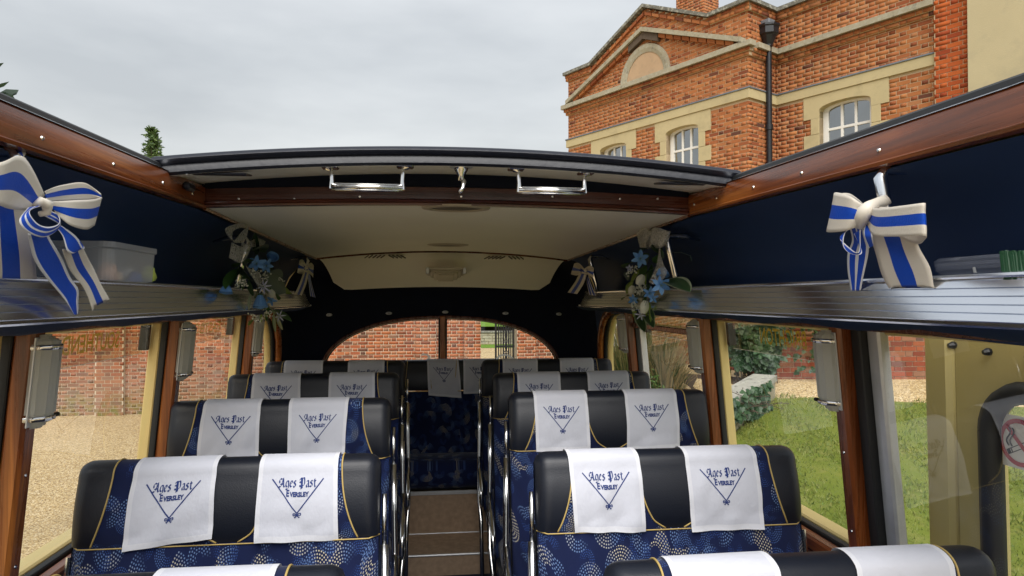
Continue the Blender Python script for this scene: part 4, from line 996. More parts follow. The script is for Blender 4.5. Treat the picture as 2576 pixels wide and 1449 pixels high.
for k in range(NT_+1):
    t = math.pi*k/NT_; xi, zi = arch(t); c, s_ = math.cos(t), math.sin(t)
    r_ = 1.0
    lo, hi = 0.0, 3.0
    for _ in range(30):      # outermost point on this ray that is still on the shell
        mid = (lo+hi)/2; x_, z_ = c*mid, AZ+s_*mid
        if abs(x_) < sh_a(z_)*.9995 and z_ < .33: lo = mid
        else: hi = mid
    xo, zo = c*lo, AZ+s_*lo; rows.append([(XC+lerp(xi, xo, q), shell(lerp(xi, xo, q), lerp(zi, zo, q)), lerp(zi, zo, q)) for q in np.linspace(0, 1, 16)])
m = MB(); m.grid(rows); m.build('rear_lining', M['navy_dark'], coach, smooth=True)
for s in (-1, 1):
    m = MB(); m.grid([[(XC+s*x, shell(x, z), z) for x in np.linspace(AW, sh_a(z)*.9995, 8)] for z in (AZ, -.8, -1.1, -1.4, FLOOR)]); m.build('rear_lining', M['navy_dark'], coach, smooth=True)
m = MB(); m.grid([[(XC+x, shell(x, z)+.01, z) for x in np.linspace(-AW-.05, AW+.05, 20)] for z in (-.80, -1.2, FLOOR)]); m.build('rear_lining', M['navy_dark'], coach)
m = MB(); m.grid([[(XC+x*1.05, shell(x, z)+.12, z) for x in np.linspace(-1.16, 1.16, 30)] for z in (-.85, -1.2, -1.7, -2.15)]); m.build('outer_skin', M['coach_cream'], coach)
tr = [arch(math.pi*k/40) for k in range(41)]
m = MB(); m.tube([(XC+x, shell(x, z)+.006, z) for x, z in tr], .014, 8); rf = m.build('rear_window_frame', M['wood_trim'], coach, smooth=True)
m = MB(); m.tube([(XC+x*.985, shell(x, z)+.024, AZ+(z-AZ)*.975) for x, z in tr], .010, 8); m.build('rubber_seal', M['rubber'], rf, smooth=True)
m = MB(); rows = []
for k in range(13):
    x = -AW+2*AW*k/12*.999; q = (1-(abs(x)/AW)**AN); zt = AZ+AH*max(0, q)**(1/AN); rows.append([(XC+x, shell(x, z)+.03, z) for z in (-.82, AZ, lerp(AZ, zt, .5), zt)])
m.grid(rows); m.build('rear_window_pane', M['glass'], rf)
m = MB(); m.box(XC-.020, XC+.020, 5.295, 5.34, -.85, -.135, .006); m.v = [(x, y+.05*(-.14-z)/.6, z) for x, y, z in m.v]; m.build('rear_window_mullion', M['wood_z'], rf)
m = MB(); m.box(XC-.034, XC+.034, 5.318, 5.352, -.85, -.13, .004); m.v = [(x, y+.05*(-.14-z)/.6, z) for x, y, z in m.v]; m.build('mullion_seal', M['rubber'], rf)
# buttoned seat-number discs above the rear window
def text_mesh(body, size, sx_=1.0, res=3, bold=0.0):
    cu = bpy.data.curves.new('t', 'FONT'); cu.body = body; cu.size = size; cu.align_x = 'CENTER'; cu.align_y = 'CENTER'; cu.resolution_u = res; cu.offset = bold
    o = bpy.data.objects.new('t', cu); COL.objects.link(o); bpy.context.view_layer.update()
    me = bpy.data.meshes.new_from_object(o); V = [(v.co.x*sx_, v.co.y) for v in me.vertices]; F = [tuple(p.vertices) for p in me.polygons]
    bpy.data.objects.remove(o); return V, F
for px_, py_, no in ((827, 792, '25'), (978, 788, '26'), (1120, 785, '27'), (1272, 788, '28'), (1407, 790, '29')):
    p = atY(px_, py_, 5.2); x = p[0]-XC; 
    for _ in range(6): p = atY(px_, py_, shell(p[0]-XC, p[2])-.004)
    m = MB(); m.lathe([(0, .004), (.7, .004), (1, .001), (1.05, -.006)], lambda a, b, h: (p[0]+a*.0235, p[1]-h, p[2]+b*.0115), 20); dsk = m.build('number_disc', M['alu_dull'], coach, smooth=True)
    V, F = text_mesh(no, .016); m = MB(); m.add([(p[0]+a, p[1]-.0048, p[2]+b) for a, b in V], F); m.build('number', M['rubber'], dsk, fix=False)
# faint grey sign-writing low on the rear window
for px_, body, sz, rot in ((1068, 'S', .17, .2), (1270, 'O', .17, .1), (1035, 'e', .13, 0), (985, 'v', .10, 0), (1190, 'a', .10, 0)):
    V, F = text_mesh(body, sz, 1.25); p = atY(px_, 908, 5.36); c_, s_ = math.cos(rot), math.sin(rot)
    m = MB(); m.add([(p[0]-(a*c_-b*s_), 5.375+.03*0-.02*abs(p[0]-XC), p[2]+(a*s_+b*c_)-.01) for a, b in V], F); m.build('window_lettering', M['etch'], rf, fix=False)
# outer roof over the rear half (keeps the sky out)
m = MB(); m.grid([[(XC+x, y, arcz(x, .352, .315, .95)) for x in np.linspace(-.95, .95, 15)] for y in (2.42, 3.5, 4.6)]+[[(XC+x, y, arcz(x, z, z-.06, .95)) for x in np.linspace(-.95, .95, 15)] for y, z in ((4.9, .31), (5.15, .22), (5.38, .08), (5.5, -.1))]); m.build('outer_roof', M['vinyl'], coach, smooth=True)
for s in (-1, 1):
    m = MB(); m.grid([[(sx(s, o), y, z) for y, z in ((4.55, .33), (4.9, .27), (5.15, .18), (5.34, .04), (5.42, -.12))] for o in (.9, 1.05)]+[[(sx(s, 1.17), 4.55, .03), (sx(s, 1.165), 4.88, .02), (sx(s, 1.15), 5.1, 0.), (sx(s, 1.12), 5.2, -.05), (sx(s, 1.11), 5.24, -.12)]]); m.build('outer_roof', M['coach_cream'], coach, smooth=True)
# ventilators in the ceiling
M['tan'] = plain('tan_plastic', (.40, .34, .25), .5)
def oval_vent(px_, py_, wid, label):
    p = atZ(px_, py_, .322); x, y = p[0]-XC, p[1]; z = ceil_z(x, y)
    m = MB(); m.lathe([(1.0, 0), (.97, -.006), (.80, -.009), (.74, -.004), (.72, .002)], lambda a, b, h: (p[0]+a*wid/2, y+b*wid*.36, z+h), 32); v = m.build('ceiling_vent', M['tan'], coach, smooth=True); 
    m = MB(); m.lathe([(.73, -.003), (.01, -.006)], lambda a, b, h: (p[0]+a*wid/2, y+b*wid*.36, z+h), 32); m.build('vent_grille', M['mesh_dark'] if 'mesh_dark' in M else M.setdefault('mesh_dark', plain('brown_mesh', (.09, .075, .055), .5, .3, var=.5, vs=300, bump=.6, bs=600)), v)
oval_vent(1147, 527, .25, ''); oval_vent(1127, 617, .25, '')
for px_, py_ in ((970, 637), (1273, 636)):
    x = atY(px_, py_, 4.70)[0]-XC; wv = .135
    _, y0_, z0_ = dome(x/.838, .06); _, y1_, z1_ = dome(x/.838, .16)
    m = MB(); m.add([(XC+x-wv, y0_-.004, z0_-.006), (XC+x+wv, y0_-.004, z0_-.006), (XC+x+wv*.93, y1_-.006, z1_-.008), (XC+x-wv*.93, y1_-.006, z1_-.008)], [(0, 1, 2, 3)]); sv = m.build('slot_vent', M['cream'], coach)
    for k in range(9):
        a = -wv*.85+k*wv*.2; b = a+(.03 if k > 4 else -.03); m = MB(); m.tube([(XC+x+a, y0_-.008, z0_-.011), (XC+x+b, y1_-.010, z1_-.011)], .0045, 5); m.build('slot', M['mesh_dark'], sv)
# floor, step and rear platform
m = MB(); m.box(XC-1.1, XC+1.1, .2, 4.36, FLOOR-.06, FLOOR); m.build('floor', M['floor_blue'], coach)
m = MB(); m.box(XC-1.1, XC+1.1, 4.355, 4.752, FLOOR-.05, -1.618); m.build('step', M['carpet'], coach)
m = MB(); m.box(XC-1.1, XC+1.1, 4.75, 5.3, FLOOR-.05, -1.350); m.build('platform', M['carpet'], coach)
m = MB(); m.tube([(XC-1.0, 4.353, -1.619), (XC+1.0, 4.353, -1.619)], .008, 8); m.tube([(XC-1.0, 4.747, -1.6165), (XC+1.0, 4.747, -1.6165)], .005, 6); m.build('step_nosing', M['alu_dull'], coach)
m = MB(); m.box(XC-1.0, XC+1.0, 4.742, 4.752, -1.352, -1.325, .002); m.build('platform_edge', M['alu_dull'], coach)
for s in (-1, 1):
    for y in (.1, 4.3):
        m = MB(); m.lathe([(.0, .11), (.28, .11), (.42, .09), (.46, .02), (.46, -.06), (.42, -.12), (.3, -.13)], lambda a, b, h: (sx(s, 1.05+h*1.0), y+a, GZ+.46+b), 28); m.build('wheel', M['rubber'], coach, smooth=True)
m = MB(); m.box(XC-1.0, XC+1.0, -1.4, 5.2, -2.05, -1.82); m.build('chassis', M['black_iron'], coach)

tz = float(atX(1680, 828, sx(1, off(-.2)))[2]); m = MB(); slant(m, 1, -.02, .018, POSTS[2]+.03, POSTS[3]-.03, tz-.014, tz+.014, .004); m.build('transom', M['wood_trim'], coach)
# mirrored gilt town names on the louvres (painted on the outside)
def side_text(body, s, ya, yb, zc, hgt, sq=1.0):
    V, F = text_mesh(body, 1.0, 1.0, 3, .012); xs_ = [a for a, b in V]; w = max(xs_)-min(xs_); mx = (max(xs_)+min(xs_))/2; k = abs(yb-ya)/w
    zsz = hgt/.72
    m = MB(); m.add([(sx(s, off(zc+b*zsz)+.077), (ya+yb)/2+(a-mx)*k*s, zc+b*zsz) for a, b in V], F); return m.build('window_lettering', M['gilt'], coach, fix=False)
def ly(px_, py_, s): return float(atX(px_, py_, sx(s, off(-.15)+.077))[1])
side_text('SOUTHEND', -1, ly(155, 860, -1), ly(300, 838, -1), -.150, .062)
side_text('EASTBOURNE', -1, ly(425, 825, -1), ly(553, 825, -1), -.150, .055)
side_text('BRIGHTON', 1, ly(2028, 845, 1), ly(1912, 832, 1), -.150, .066)
side_text('CLACTON', 1, ly(1752, 812, 1), ly(1705, 812, 1), -.185, .06)

# sliding roof, pushed back over the rear half
sr = thing('sliding_roof', 'slid back roof panel with navy padded front edge and two grab handles', 'roof panel', (XC, 2.05, .40))
xr = np.linspace(-.885, .885, 31)
rim = [(2.30, .006), (2.12, .004), (2.075, .001), (2.052, -.006), (2.046, -.016), (2.052, -.026), (2.062, -.030), (2.060, -.036), (2.058, -.052), (2.068, -.059)]
TZ = lambda x: arcz(x, .463, .412, .885)
m = MB(); m.grid([[(XC+x, y, TZ(x)+z) for y, z in rim] for x in xr]); re_ = m.build('padded_edge', M['vinyl'], sr); auto_smooth(re_, 50)
m = MB(); m.grid([[(XC+x, y, TZ(x)+z) for y, z in ((2.30, .006), (3.0, .012), (3.8, .004), (4.5, -.02), (4.6, -.045))] for x in xr]); m.build('roof_skin', M['vinyl'], sr, smooth=True)
m = MB(); m.grid([[(XC+x*.985, y, TZ(x)+z) for y, z in ((2.068, -.0585), (2.16, -.045), (2.165, -.045), (2.42, -.022), (4.5, -.06))] for x in xr]); m.build('underside', M['cream'], sr)
for s in (-1, 1):
    m = MB(); b = MB().box(0, .17, 0, .07, -.006, 0, .003); m.add([(XC+s*(.80-x), 2.075+y, TZ(.75)-.056+z+.12*y) for x, y, z in b.v], b.f); m.build('corner_plate', M['vinyl'], sr)
def handle(xa, xb):
    za, zb = TZ(xa-XC)-.052, TZ(xb-XC)-.052; lo = min(za, zb)-.062
    m = MB(); n_ = 14; m.tube([(xa-.002, 2.10, lo), (xb+.002, 2.10, lo)], .0105, 14)
    for k in range(6):
        a = 6.28*k/6; m.tube([(xa+.01, 2.10+.0105*math.cos(a), lo+.0105*math.sin(a)), (xb-.01, 2.10+.0105*math.cos(a), lo+.0105*math.sin(a))], .0022, 5)
    h_ = m.build('grab_handle', M['chrome'], sr, smooth=True)
    for x, z, q in ((xa, za, -1), (xb, zb, 1)):
        m = MB(); m.tube([(x, 2.10, lo-.006), (x, 2.10, lo+.02), (x+q*.002, 2.105, z-.012), (x+q*.012, 2.11, z-.003)], [.009, .006, .006, .011], 8); m.box(x-.026+q*.008, x+.026+q*.008, 2.085, 2.135, z-.006, z+.006, .004); m.build('handle_bracket', M['chrome'], h_)
handle(float(atY(835, 425, 2.10)[0]), float(atY(1012, 425, 2.10)[0])); handle(float(atY(1306, 430, 2.10)[0]), float(atY(1470, 437, 2.10)[0]))
p = atY(1160, 425, 2.12); zt = TZ(p[0]-XC)-.05
m = MB(); m.lathe([(.036, .002), (.036, -.004), (.028, -.006), (.0, -.006)], lambda a, b, h: (p[0]+a, 2.115+b, zt+h), 24); lk = m.build('roof_lock', M['alu_dull'], sr)
m = MB(); m.lathe([(.022, -.004), (.02, -.014), (.010, -.03), (.009, -.045), (.0, -.046)], lambda a, b, h: (p[0]+a, 2.115+b, zt+h), 16); m.tube([(p[0], 2.115, zt-.04), (p[0]+.008, 2.10, zt-.052), (p[0]+.004, 2.095, zt-.072), (p[0]-.006, 2.09, zt-.086)], [.008, .008, .006, .006], 8); m.build('lock_lever', M['chrome'], lk, smooth=True)

# ------------------------------------------------------------------ luggage racks
def rack(s, yend, label):
    t = thing('luggage_rack', label, 'luggage rack', (sx(s, .95), 2.2, -.05))
    pr = [(.872, -.046), (.852, -.050), (.846, -.046), (.8435, -.040)]
    z = -.038
    for k in range(5):
        pr += [(.8400-.0005*k, z), (.8396-.0005*k, z+.0122), (.8455-.0005*k, z+.0120), (.8455-.0005*k, z+.0144)]; z += .0145
    pr += [(.834, .0365), (.830, .040), (.831, .0445), (.836, .047), (.842, .0465), (.846, .043)]
    ysk = list(np.linspace(.35, yend-.12, 12)); m = MB()
    pr = [(o+(z+.04)*.50, z) for o, z in pr]
    rows = [[(sx(s, o), y, z) for o, z in pr] for y in ysk]
    for k in range(1, 8):
        a = k/7*math.pi/2; rows.append([(sx(s, o+.12*(1-math.cos(a))*1.6), yend-.12+.12*math.sin(a), z) for o, z in pr])
    m.grid(rows); auto_smooth(m.build('front_rail', M['alu'], t), 25)
    m = MB(); b = MB().box(.852, 1.105, .35, yend-.02, -.046, -.036, .002); m.add([(sx(s, o), y, z) for o, y, z in b.v], b.f); m.build('shelf', M['alu_dull'], t)
    br = ((1.355, 2.949, 4.33) if s < 0 else (1.33, 2.64, 3.98))
    for y in br:
        m = MB(); zt_ = .29 if y < 2.4 else .272
        m.tube([(sx(s, .99), y, zt_-.035), (sx(s, .93), y, zt_-.018), (sx(s, .86), y, zt_-.018), (sx(s, .852), y, zt_-.035), (sx(s, .866), y, .18), (sx(s, .888), y, .09), (sx(s, .905), y, -.03)], [.004, .011, .012, .014, .013, .013, .012], 10); m.build('hanger', M['chrome'] if y > 2 else M['alu'], t, smooth=True)
    return t
rack(-1, 4.50, 'fluted aluminium luggage rack along the left side windows'); rack(1, 4.32, 'fluted aluminium luggage rack along the right side windows')

# ------------------------------------------------------------------ wall lamps on the posts
def wall_lamp(s, y, label):
    zt_, zb_ = (-.092, -.332); t = thing('wall_lamp', label, 'lamp', (sx(s, off(-.2)-.06), y, (zt_+zb_)/2), 'frosted glass wall lamps on the window posts')
    H = zt_-zb_
    def section(sc, z):
        out = []
        for k in range(33):
            a = math.pi*k/32; rr = 1+.04*(1 if k % 5 == 2 else 0)
            out.append((sx(s, off(z)-.040-.056*sc*rr*math.sin(a)**.8), y+.006+.042*sc*rr*math.cos(a), z))
        return out
    lv = [(0, .55), (.022, .55), (.0225, .68), (.045, .68), (.0455, .82), (.062, .82), (.0625, .93), (.10, .93), (.102, 1.0), (.84, 1.0), (.842, .93), (.905, .93), (.906, .80), (.94, .80), (.941, .67), (.975, .67), (.976, .54), (1, .54)]
    m = MB(); rows = [section(w, zt_-H*v) for v, w in lv]; m.grid(rows)
    n_ = len(m.v); m.f.append(tuple(range(33))); m.f.append(tuple(range(n_-33, n_))); auto_smooth(m.build('shade', M['frost'], t), 30)
    for v in (.105, .865):
        m = MB(); m.grid([section(1.0, zt_-H*v), section(1.025, zt_-H*(v+.006)), section(1.025, zt_-H*(v+.047)), section(1.0, zt_-H*(v+.053))]); m.build('band', M['chrome'], t, smooth=True)
        m = MB(); m.tube([(sx(s, off(-.2)-.075), y+.040, zt_-H*(v+.02)), (sx(s, off(-.2)-.075), y+.054, zt_-H*(v+.02))], .006, 8); m.build('band_screw', M['rubber'], t)
    m = MB(); b = MB().box(-.060, -.0555, y-.038, y+.05, zb_+.006, zt_-.006, .001); m.add([(sx(s, off(z)+o), yy_, z) for o, yy_, z in b.v], b.f); m.build('back_plate', M['alu_dull'], t)
for s, sd_ in ((-1, 'left'), (1, 'right')):
    for k, w_ in ((1, 'nearest'), (2, 'middle'), (3, 'rearmost')):
        wall_lamp(s, POSTS[k]+(.010 if s < 0 else .022), f'{w_} frosted glass lamp on the {sd_} side window posts')
# ceiling lamp
cl = thing('ceiling_lamp', 'stepped cream plastic lamp on the domed rear ceiling', 'lamp', tuple(atY(1122, 690, 4.86)))
p = atY(1122, 688, 4.84); m = MB()
for hw_, z0_, z1_, d_ in ((.135, -.002, .022, .05), (.11, -.018, .0, .055), (.085, -.032, -.016, .06), (.055, -.042, -.030, .062)): m.box(p[0]-hw_, p[0]+hw_, p[1]-d_*.6, p[1]+.12, p[2]+z0_, p[2]+z1_, .008)
m.v = [(x, y, z-.25*(y-p[1])+.018) for x, y, z in m.v]; auto_smooth(m.build('shade', plain('ivory_plastic', (.55, .50, .40), .35), cl))
for q in (-1, 1):
    m = MB(); m.box(p[0]+q*.13-.012, p[0]+q*.13+.012, p[1]-.04, p[1]+.05, p[2]-.004, p[2]+.04, .004); m.build('end_cap', M['alu_dull'], cl)
# ================================================================== SEATS
HW = .435
HH = .230           # height of the headrest part
def fy(z):          # front surface of the seat back, z measured down from the top (negative); front looks towards -y
    return .20*z
def back_profile(n=22, inset=0.0):
    """front-bottom -> over the top -> back-bottom of the headrest: (y, z, isfront)"""
    pts = []; th = .105; r = .042
    for k in range(9):
        z = -HH+(HH-r)*k/8; b = .022*math.sin(math.pi*min(1, (z+HH)/HH))**.7; pts.append((fy(z)-b, z))
    y0 = pts[-1][0]
    for k in range(1, 9):
        a = math.pi*k/9; pts.append((y0+(th/2)*(1-math.cos(a)), -r+r*math.sin(a)**.85))
    for k in range(6):
        z = -r-(HH-r)*k/5; pts.append((y0+th+.20*(z+r), z))
    return pts
BP = back_profile()
def pillow(x, y, z, rc=.042):
    """rounds the ends of the headrest: shrinks thickness, lowers the top"""
    e = max(0, abs(x)-(HW-rc))/rc; e = min(1, e)
    k = math.sqrt(max(0., 1-e*e)); yc = fy(z)+.040
    dz = rc*.75*(1-k)*sstep(-HH, -.03, z)
    return (x, yc+(y-yc)*(.22+.78*k**.8), z-dz)
def bl(z, s, kind):
    """x of the curved piping lines, |z| from 0 (top) to HH"""
    t = -z/HH; t = min(1, max(0, t))
    if kind == 'end': return HW-(.112-.050*t**2.2)
    return .088*(1-t**2.4)**.6*.98+.030 if t < 1 else .030
def strip(xa, xb, n, prof):
    """grid between two x(z) functions along the headrest profile"""
    P = []
    for (y, z) in prof:
        P.append([pillow(lerp(xa(z), xb(z), j/n), y, z) for j in range(n+1)])
    return P
def seat_meshes():
    out = {}
    end = lambda s: (lambda z: s*bl(z, s, 'end')); mid = lambda s: (lambda z: s*bl(z, s, 'mid'))
    def mk(name, mat, xa, xb, n):
        m = MB(); m.grid(strip(xa, xb, n, BP)); o = m.build(name, mat, None, smooth=True); me = o.data; bpy.data.objects.remove(o); return me
    out['end_l'] = mk('end_bolster', M['leather'], lambda z: -HW, end(-1), 10); out['end_r'] = mk('end_bolster', M['leather'], end(1), lambda z: HW, 10)
    out['fab_l'] = mk('headrest_panel', M['moq'], end(-1), mid(-1), 8); out['fab_r'] = mk('headrest_panel', M['moq'], mid(1), end(1), 8)
    out['mid'] = mk('centre_bolster', M['leather'], mid(-1), mid(1), 8)
    # gold piping along the seams
    m = MB()
    for fn in (end(-1), end(1), mid(-1), mid(1)):
        pts = []
        for (y, z) in BP[:16]:
            x, yy_, zz = pillow(fn(z), y, z); pts.append((x, yy_-(.0015 if z < -.03 else 0), zz+(.0015 if z > -.05 else 0)))
        m.tube(cr(pts, 3), .0025, 6)
    zb = -HH-.003; m.tube([pillow(x, fy(zb)-.006, zb) for x in np.linspace(-HW, HW, 30)], .0020, 6)
    o = m.build('piping', M['gold'], None, smooth=True); out['pipe'] = o.data; bpy.data.objects.remove(o)
    # back, cushion
    def soft_back():
        m = MB(); P = []
        zs_ = list(np.linspace(-HH, -.93, 14))
        for z in zs_:
            row = []
            for j in range(19):
                u = -1+j/9; x = HW*.995*u; k = math.sqrt(max(0, 1-max(0, (abs(u)-.9)/.1)**2)); b = .018*math.sin(math.pi*min(1, max(0, (-z-HH)/.65)))*k; row.append((x, fy(z)+.03*(1-k)-b-.003, z))
            P.append(row)
        m.grid(P); return m
    m = soft_back(); o = m.build('backrest', M['moq'], None, smooth=True); out['back'] = o.data; bpy.data.objects.remove(o)
    m = MB(); P = []
    for z in (-.03, -HH, -.5, -.93):
        P.append([(HW*u, fy(z)+(.105 if abs(u) < .96 else .03), z-.006) for u in np.linspace(-1, 1, 21)])
    m.grid(P); 
    for s in (-1, 1): m.add([(s*HW*.992, fy(z)+yy_, z) for z, yy_ in ((-HH, .02), (-.93, .02), (-.93, .105), (-HH, .105))], [(0, 1, 2, 3)])
    o = m.build('back_shell', M['leather_tex'], None); out['shell'] = o.data; bpy.data.objects.remove(o)
    m = MB(); m.box(-HW*.985, HW*.985, -.62, -.20, -.91, -.765, .045); o = m.build('cushion', M['moq'], None); auto_smooth(o, 60); out['cush'] = o.data; bpy.data.objects.remove(o)
    m = MB(); m.box(-HW*.99, HW*.99, -.61, -.16, -.96, -.905, .012); o = m.build('cushion_base', M['leather'], None); out['base'] = o.data; bpy.data.objects.remove(o)
    m = MB(); b = MB().box(-.30, .30, fy(-.02)+.02, fy(-.02)+.075, -.008, .004, .003)
    return out
SM = seat_meshes()
def put(me, name, parent, loc):
    o = bpy.data.objects.new(name, me); COL.objects.link(o); o.parent = parent; o.location = loc; return o
ROWS = [1.36, 2.12, 2.85, 3.62, 4.41]
TOPS = {-1: [-.530, -.478, -.410, -.388, -.394], 1: [-.550, -.487, -.396, -.398, -.396]}
SXC = {-1: -.166-HW, 1: .325+HW}
def SX(s, k): return SXC[s]+(.032 if (s, k) == (1, 0) else (.012 if (s, k) == (-1, 1) else 0))
ORD = ['front', 'second', 'third', 'fourth', 'fifth']
def seat(s, k):
    base = FLOOR; H = TOPS[s][k]-base; side = 'left' if s < 0 else 'right'
    t = thing('coach_seat', f'navy patterned double coach seat, {ORD[k]} row on the {side} of the aisle', 'coach seat', (SX(s, k), ROWS[k], base), 'double seats either side of the aisle')
    L = (0, 0, H)
    for key, nm in (('end_l', 'end_bolster'), ('end_r', 'end_bolster'), ('fab_l', 'headrest_panel'), ('fab_r', 'headrest_panel'), ('mid', 'centre_bolster'), ('pipe', 'piping'), ('back', 'backrest'), ('shell', 'back_shell'), ('cush', 'cushion'), ('base', 'cushion_base')): put(SM[key], nm, t, L)
    a = -s; m = MB()     # aisle side
    x = a*(HW+.012); g = lambda z: z+H
    def loc(p): return (SX(s, k)+p[0], ROWS[k]+p[1], base+p[2])
    m.tube([loc(p) for p in ((x, fy(-.12)+.035, g(-.12)), (x, fy(-.2)+.034, g(-.20)), (x+a*.002, fy(-.27)+.034, g(-.27)))], .0075, 8)
    m.tube([loc(p) for p in ((x+a*.002, fy(-.265)+.034, g(-.265)), (x+a*.006, fy(-.45)+.032, g(-.45)), (x+a*.014, fy(-.7)+.03, g(-.70)), (x+a*.016, fy(-.86), g(-.86)), (x+a*.010, -.25, g(-.95)), (x+a*.004, -.28, .02))], [.0125, .0135, .0135, .0135, .0135, .0135], 10)
    m.build('aisle_tube', M['chrome'], t, smooth=True)
    m = MB(); m.tube([loc(p) for p in ((x+a*.012, fy(-.62)+.0, g(-.60)), (x+a*.016, -.22, g(-.66)), (x+a*.02, -.36, g(-.72)), (x+a*.018, -.40, g(-.80)), (x+a*.014, -.34, g(-.84)))], [.010, .012, .013, .012, .010], 8); m.build('arm_hinge', M['chrome'], t, smooth=True)
    for yy_, xx in ((-.55, HW-.06), (-.55, -HW+.06), (-.24, -HW+.06), (-.24, HW-.06)):
        m = MB(); m.tube([loc((xx, yy_, H-.94)), loc((xx, yy_, .0))], .014, 8); m.build('leg', M['chrome'], t, smooth=True)
    m = MB(); xo = -a*(HW+.006); m.tube([loc(p) for p in ((xo, fy(-.26)+.03, g(-.262)), (xo, fy(-.6)+.03, g(-.6)), (xo, fy(-.93)+.03, g(-.93)))], .008, 8); m.build('side_strip', M['alu'], t)
    return t
for k in range(5):
    for s in (-1, 1): seat(s, k)
# rear bench
BY, BT = 5.20, -.462
bn = thing('rear_bench', 'full width navy patterned bench seat below the rear window', 'bench seat', (XC, 5.0, -1.35))
nb = 5; BW = .92
for k in range(nb):
    x0, x1 = -BW+2*BW*k/nb, -BW+2*BW*(k+1)/nb; c = (x0+x1)/2; w = (x1-x0)/2
    def hp_(ua, ub, mat, nm):
        m = MB(); P = []
        for (y, z) in BP:
            zz = z*.98; P.append([(XC+c+w*lerp(ua, ub, j/6)+0*y, BY+y-.06*((c+w*lerp(ua, ub, j/6))/BW)**2, BT+zz) for j in range(7)])
        m.grid(P); m.build(nm, M[mat], bn, smooth=True)
    hp_(-1, -.46, 'leather', 'end_bolster'); hp_(-.46, .46, 'moq', 'headrest_panel'); hp_(.46, 1, 'leather', 'end_bolster')
    for sg in (-1, 1):
        m = MB(); m.tube([(XC+c+w*(.46*sg+.10*sg*(1-(-z/HH))), BY+y-.003, BT+z*.98) for y, z in BP[:13]], .0032, 6); m.build('piping', M['gold'], bn)
m = MB(); P = [[(XC+x, BY+fy(z)-.004-.05*(x/BW)**2, BT+z) for x in np.linspace(-BW, BW, 12)] for z in np.linspace(-HH, -.78, 8)]; m.grid(P); m.build('backrest', M['moq'], bn, smooth=True)
m = MB(); m.tube([(XC+x, BY+fy(-HH)-.008-.05*(x/BW)**2, BT-HH) for x in np.linspace(-BW, BW, 12)], .0032, 6); m.build('piping', M['gold'], bn)
m = MB(); m.box(XC-1.0, XC+1.0, 4.755, 5.2, -1.33, -1.135, .05); auto_smooth(m.build('cushion', M['moq'], bn), 60)

# ------------------------------------------------------------------ printed headrest covers
# broad-nib lettering: strokes in x-height units
GL = {
 'A': (1.5, [[(.0, .12), (.22, .0), (.50, .25), (.72, .75), (.92, 1.42)], [(.92, 1.5), (1.02, .9), (1.05, .25), (1.28, .0)], [(.30, .5), (1.0, .5)], [(.15, .7), (.05, 1.05), (.30, 1.42), (.60, 1.30), (.95, 1.5)], [(.0, .12), (.30, .02), (.45, .12)]]),
 'g': (.98, [[(.20, .88), (.10, .25), (.36, .02)], [(.20, .92), (.50, 1.02), (.74, .9)], [(.72, .95), (.74, .0), (.45, -.42), (.12, -.30)], [(.36, .02), (.70, .22)]]),
 'e': (.86, [[(.20, .85), (.12, .25), (.40, .0), (.66, .2)], [(.20, .9), (.48, 1.02), (.62, .70), (.22, .48)]]),
 's': (.86, [[(.62, .92), (.36, 1.02), (.16, .78), (.58, .42), (.52, .10), (.26, .0), (.10, .18)]]),
 'P': (1.5, [[(.42, 1.45), (.48, .5), (.44, -.30)], [(.68, 1.42), (.70, -.20)], [(.10, 1.15), (.25, 1.45), (.70, 1.42), (1.05, 1.5), (1.22, 1.1), (1.18, .40), (.75, .22)], [(.05, .30), (.30, .12), (.75, .22)], [(.05, .85), (.42, .75)]]),
 'a': (.94, [[(.22, .95), (.52, 1.02), (.64, .85), (.66, .15), (.84, .0)], [(.62, .55), (.22, .40), (.18, .14), (.36, .0), (.64, .22)]]),
 't': (.74, [[(.30, 1.30), (.32, .18), (.52, .0), (.68, .16)], [(.08, .98), (.62, .98)]]),
 ' ': (.65, []),
}
def nib_text(s_, nw=.33, na=R(38)):
    V, F = [], []; x = 0; dx, dy = nw*math.cos(na)/2, nw*math.sin(na)/2
    for ch in s_:
        adv, st = GL[ch]
        for pl in st:
            pl = [tuple(q) for q in cr(pl, 3)]
            for (a, b), (c, d) in zip(pl, pl[1:]):
                o = len(V); V += [(x+a-dx, b-dy), (x+a+dx, b+dy), (x+c+dx, d+dy), (x+c-dx, d-dy)]; F.append((o, o+1, o+2, o+3))
        x += adv
    return V, F, x
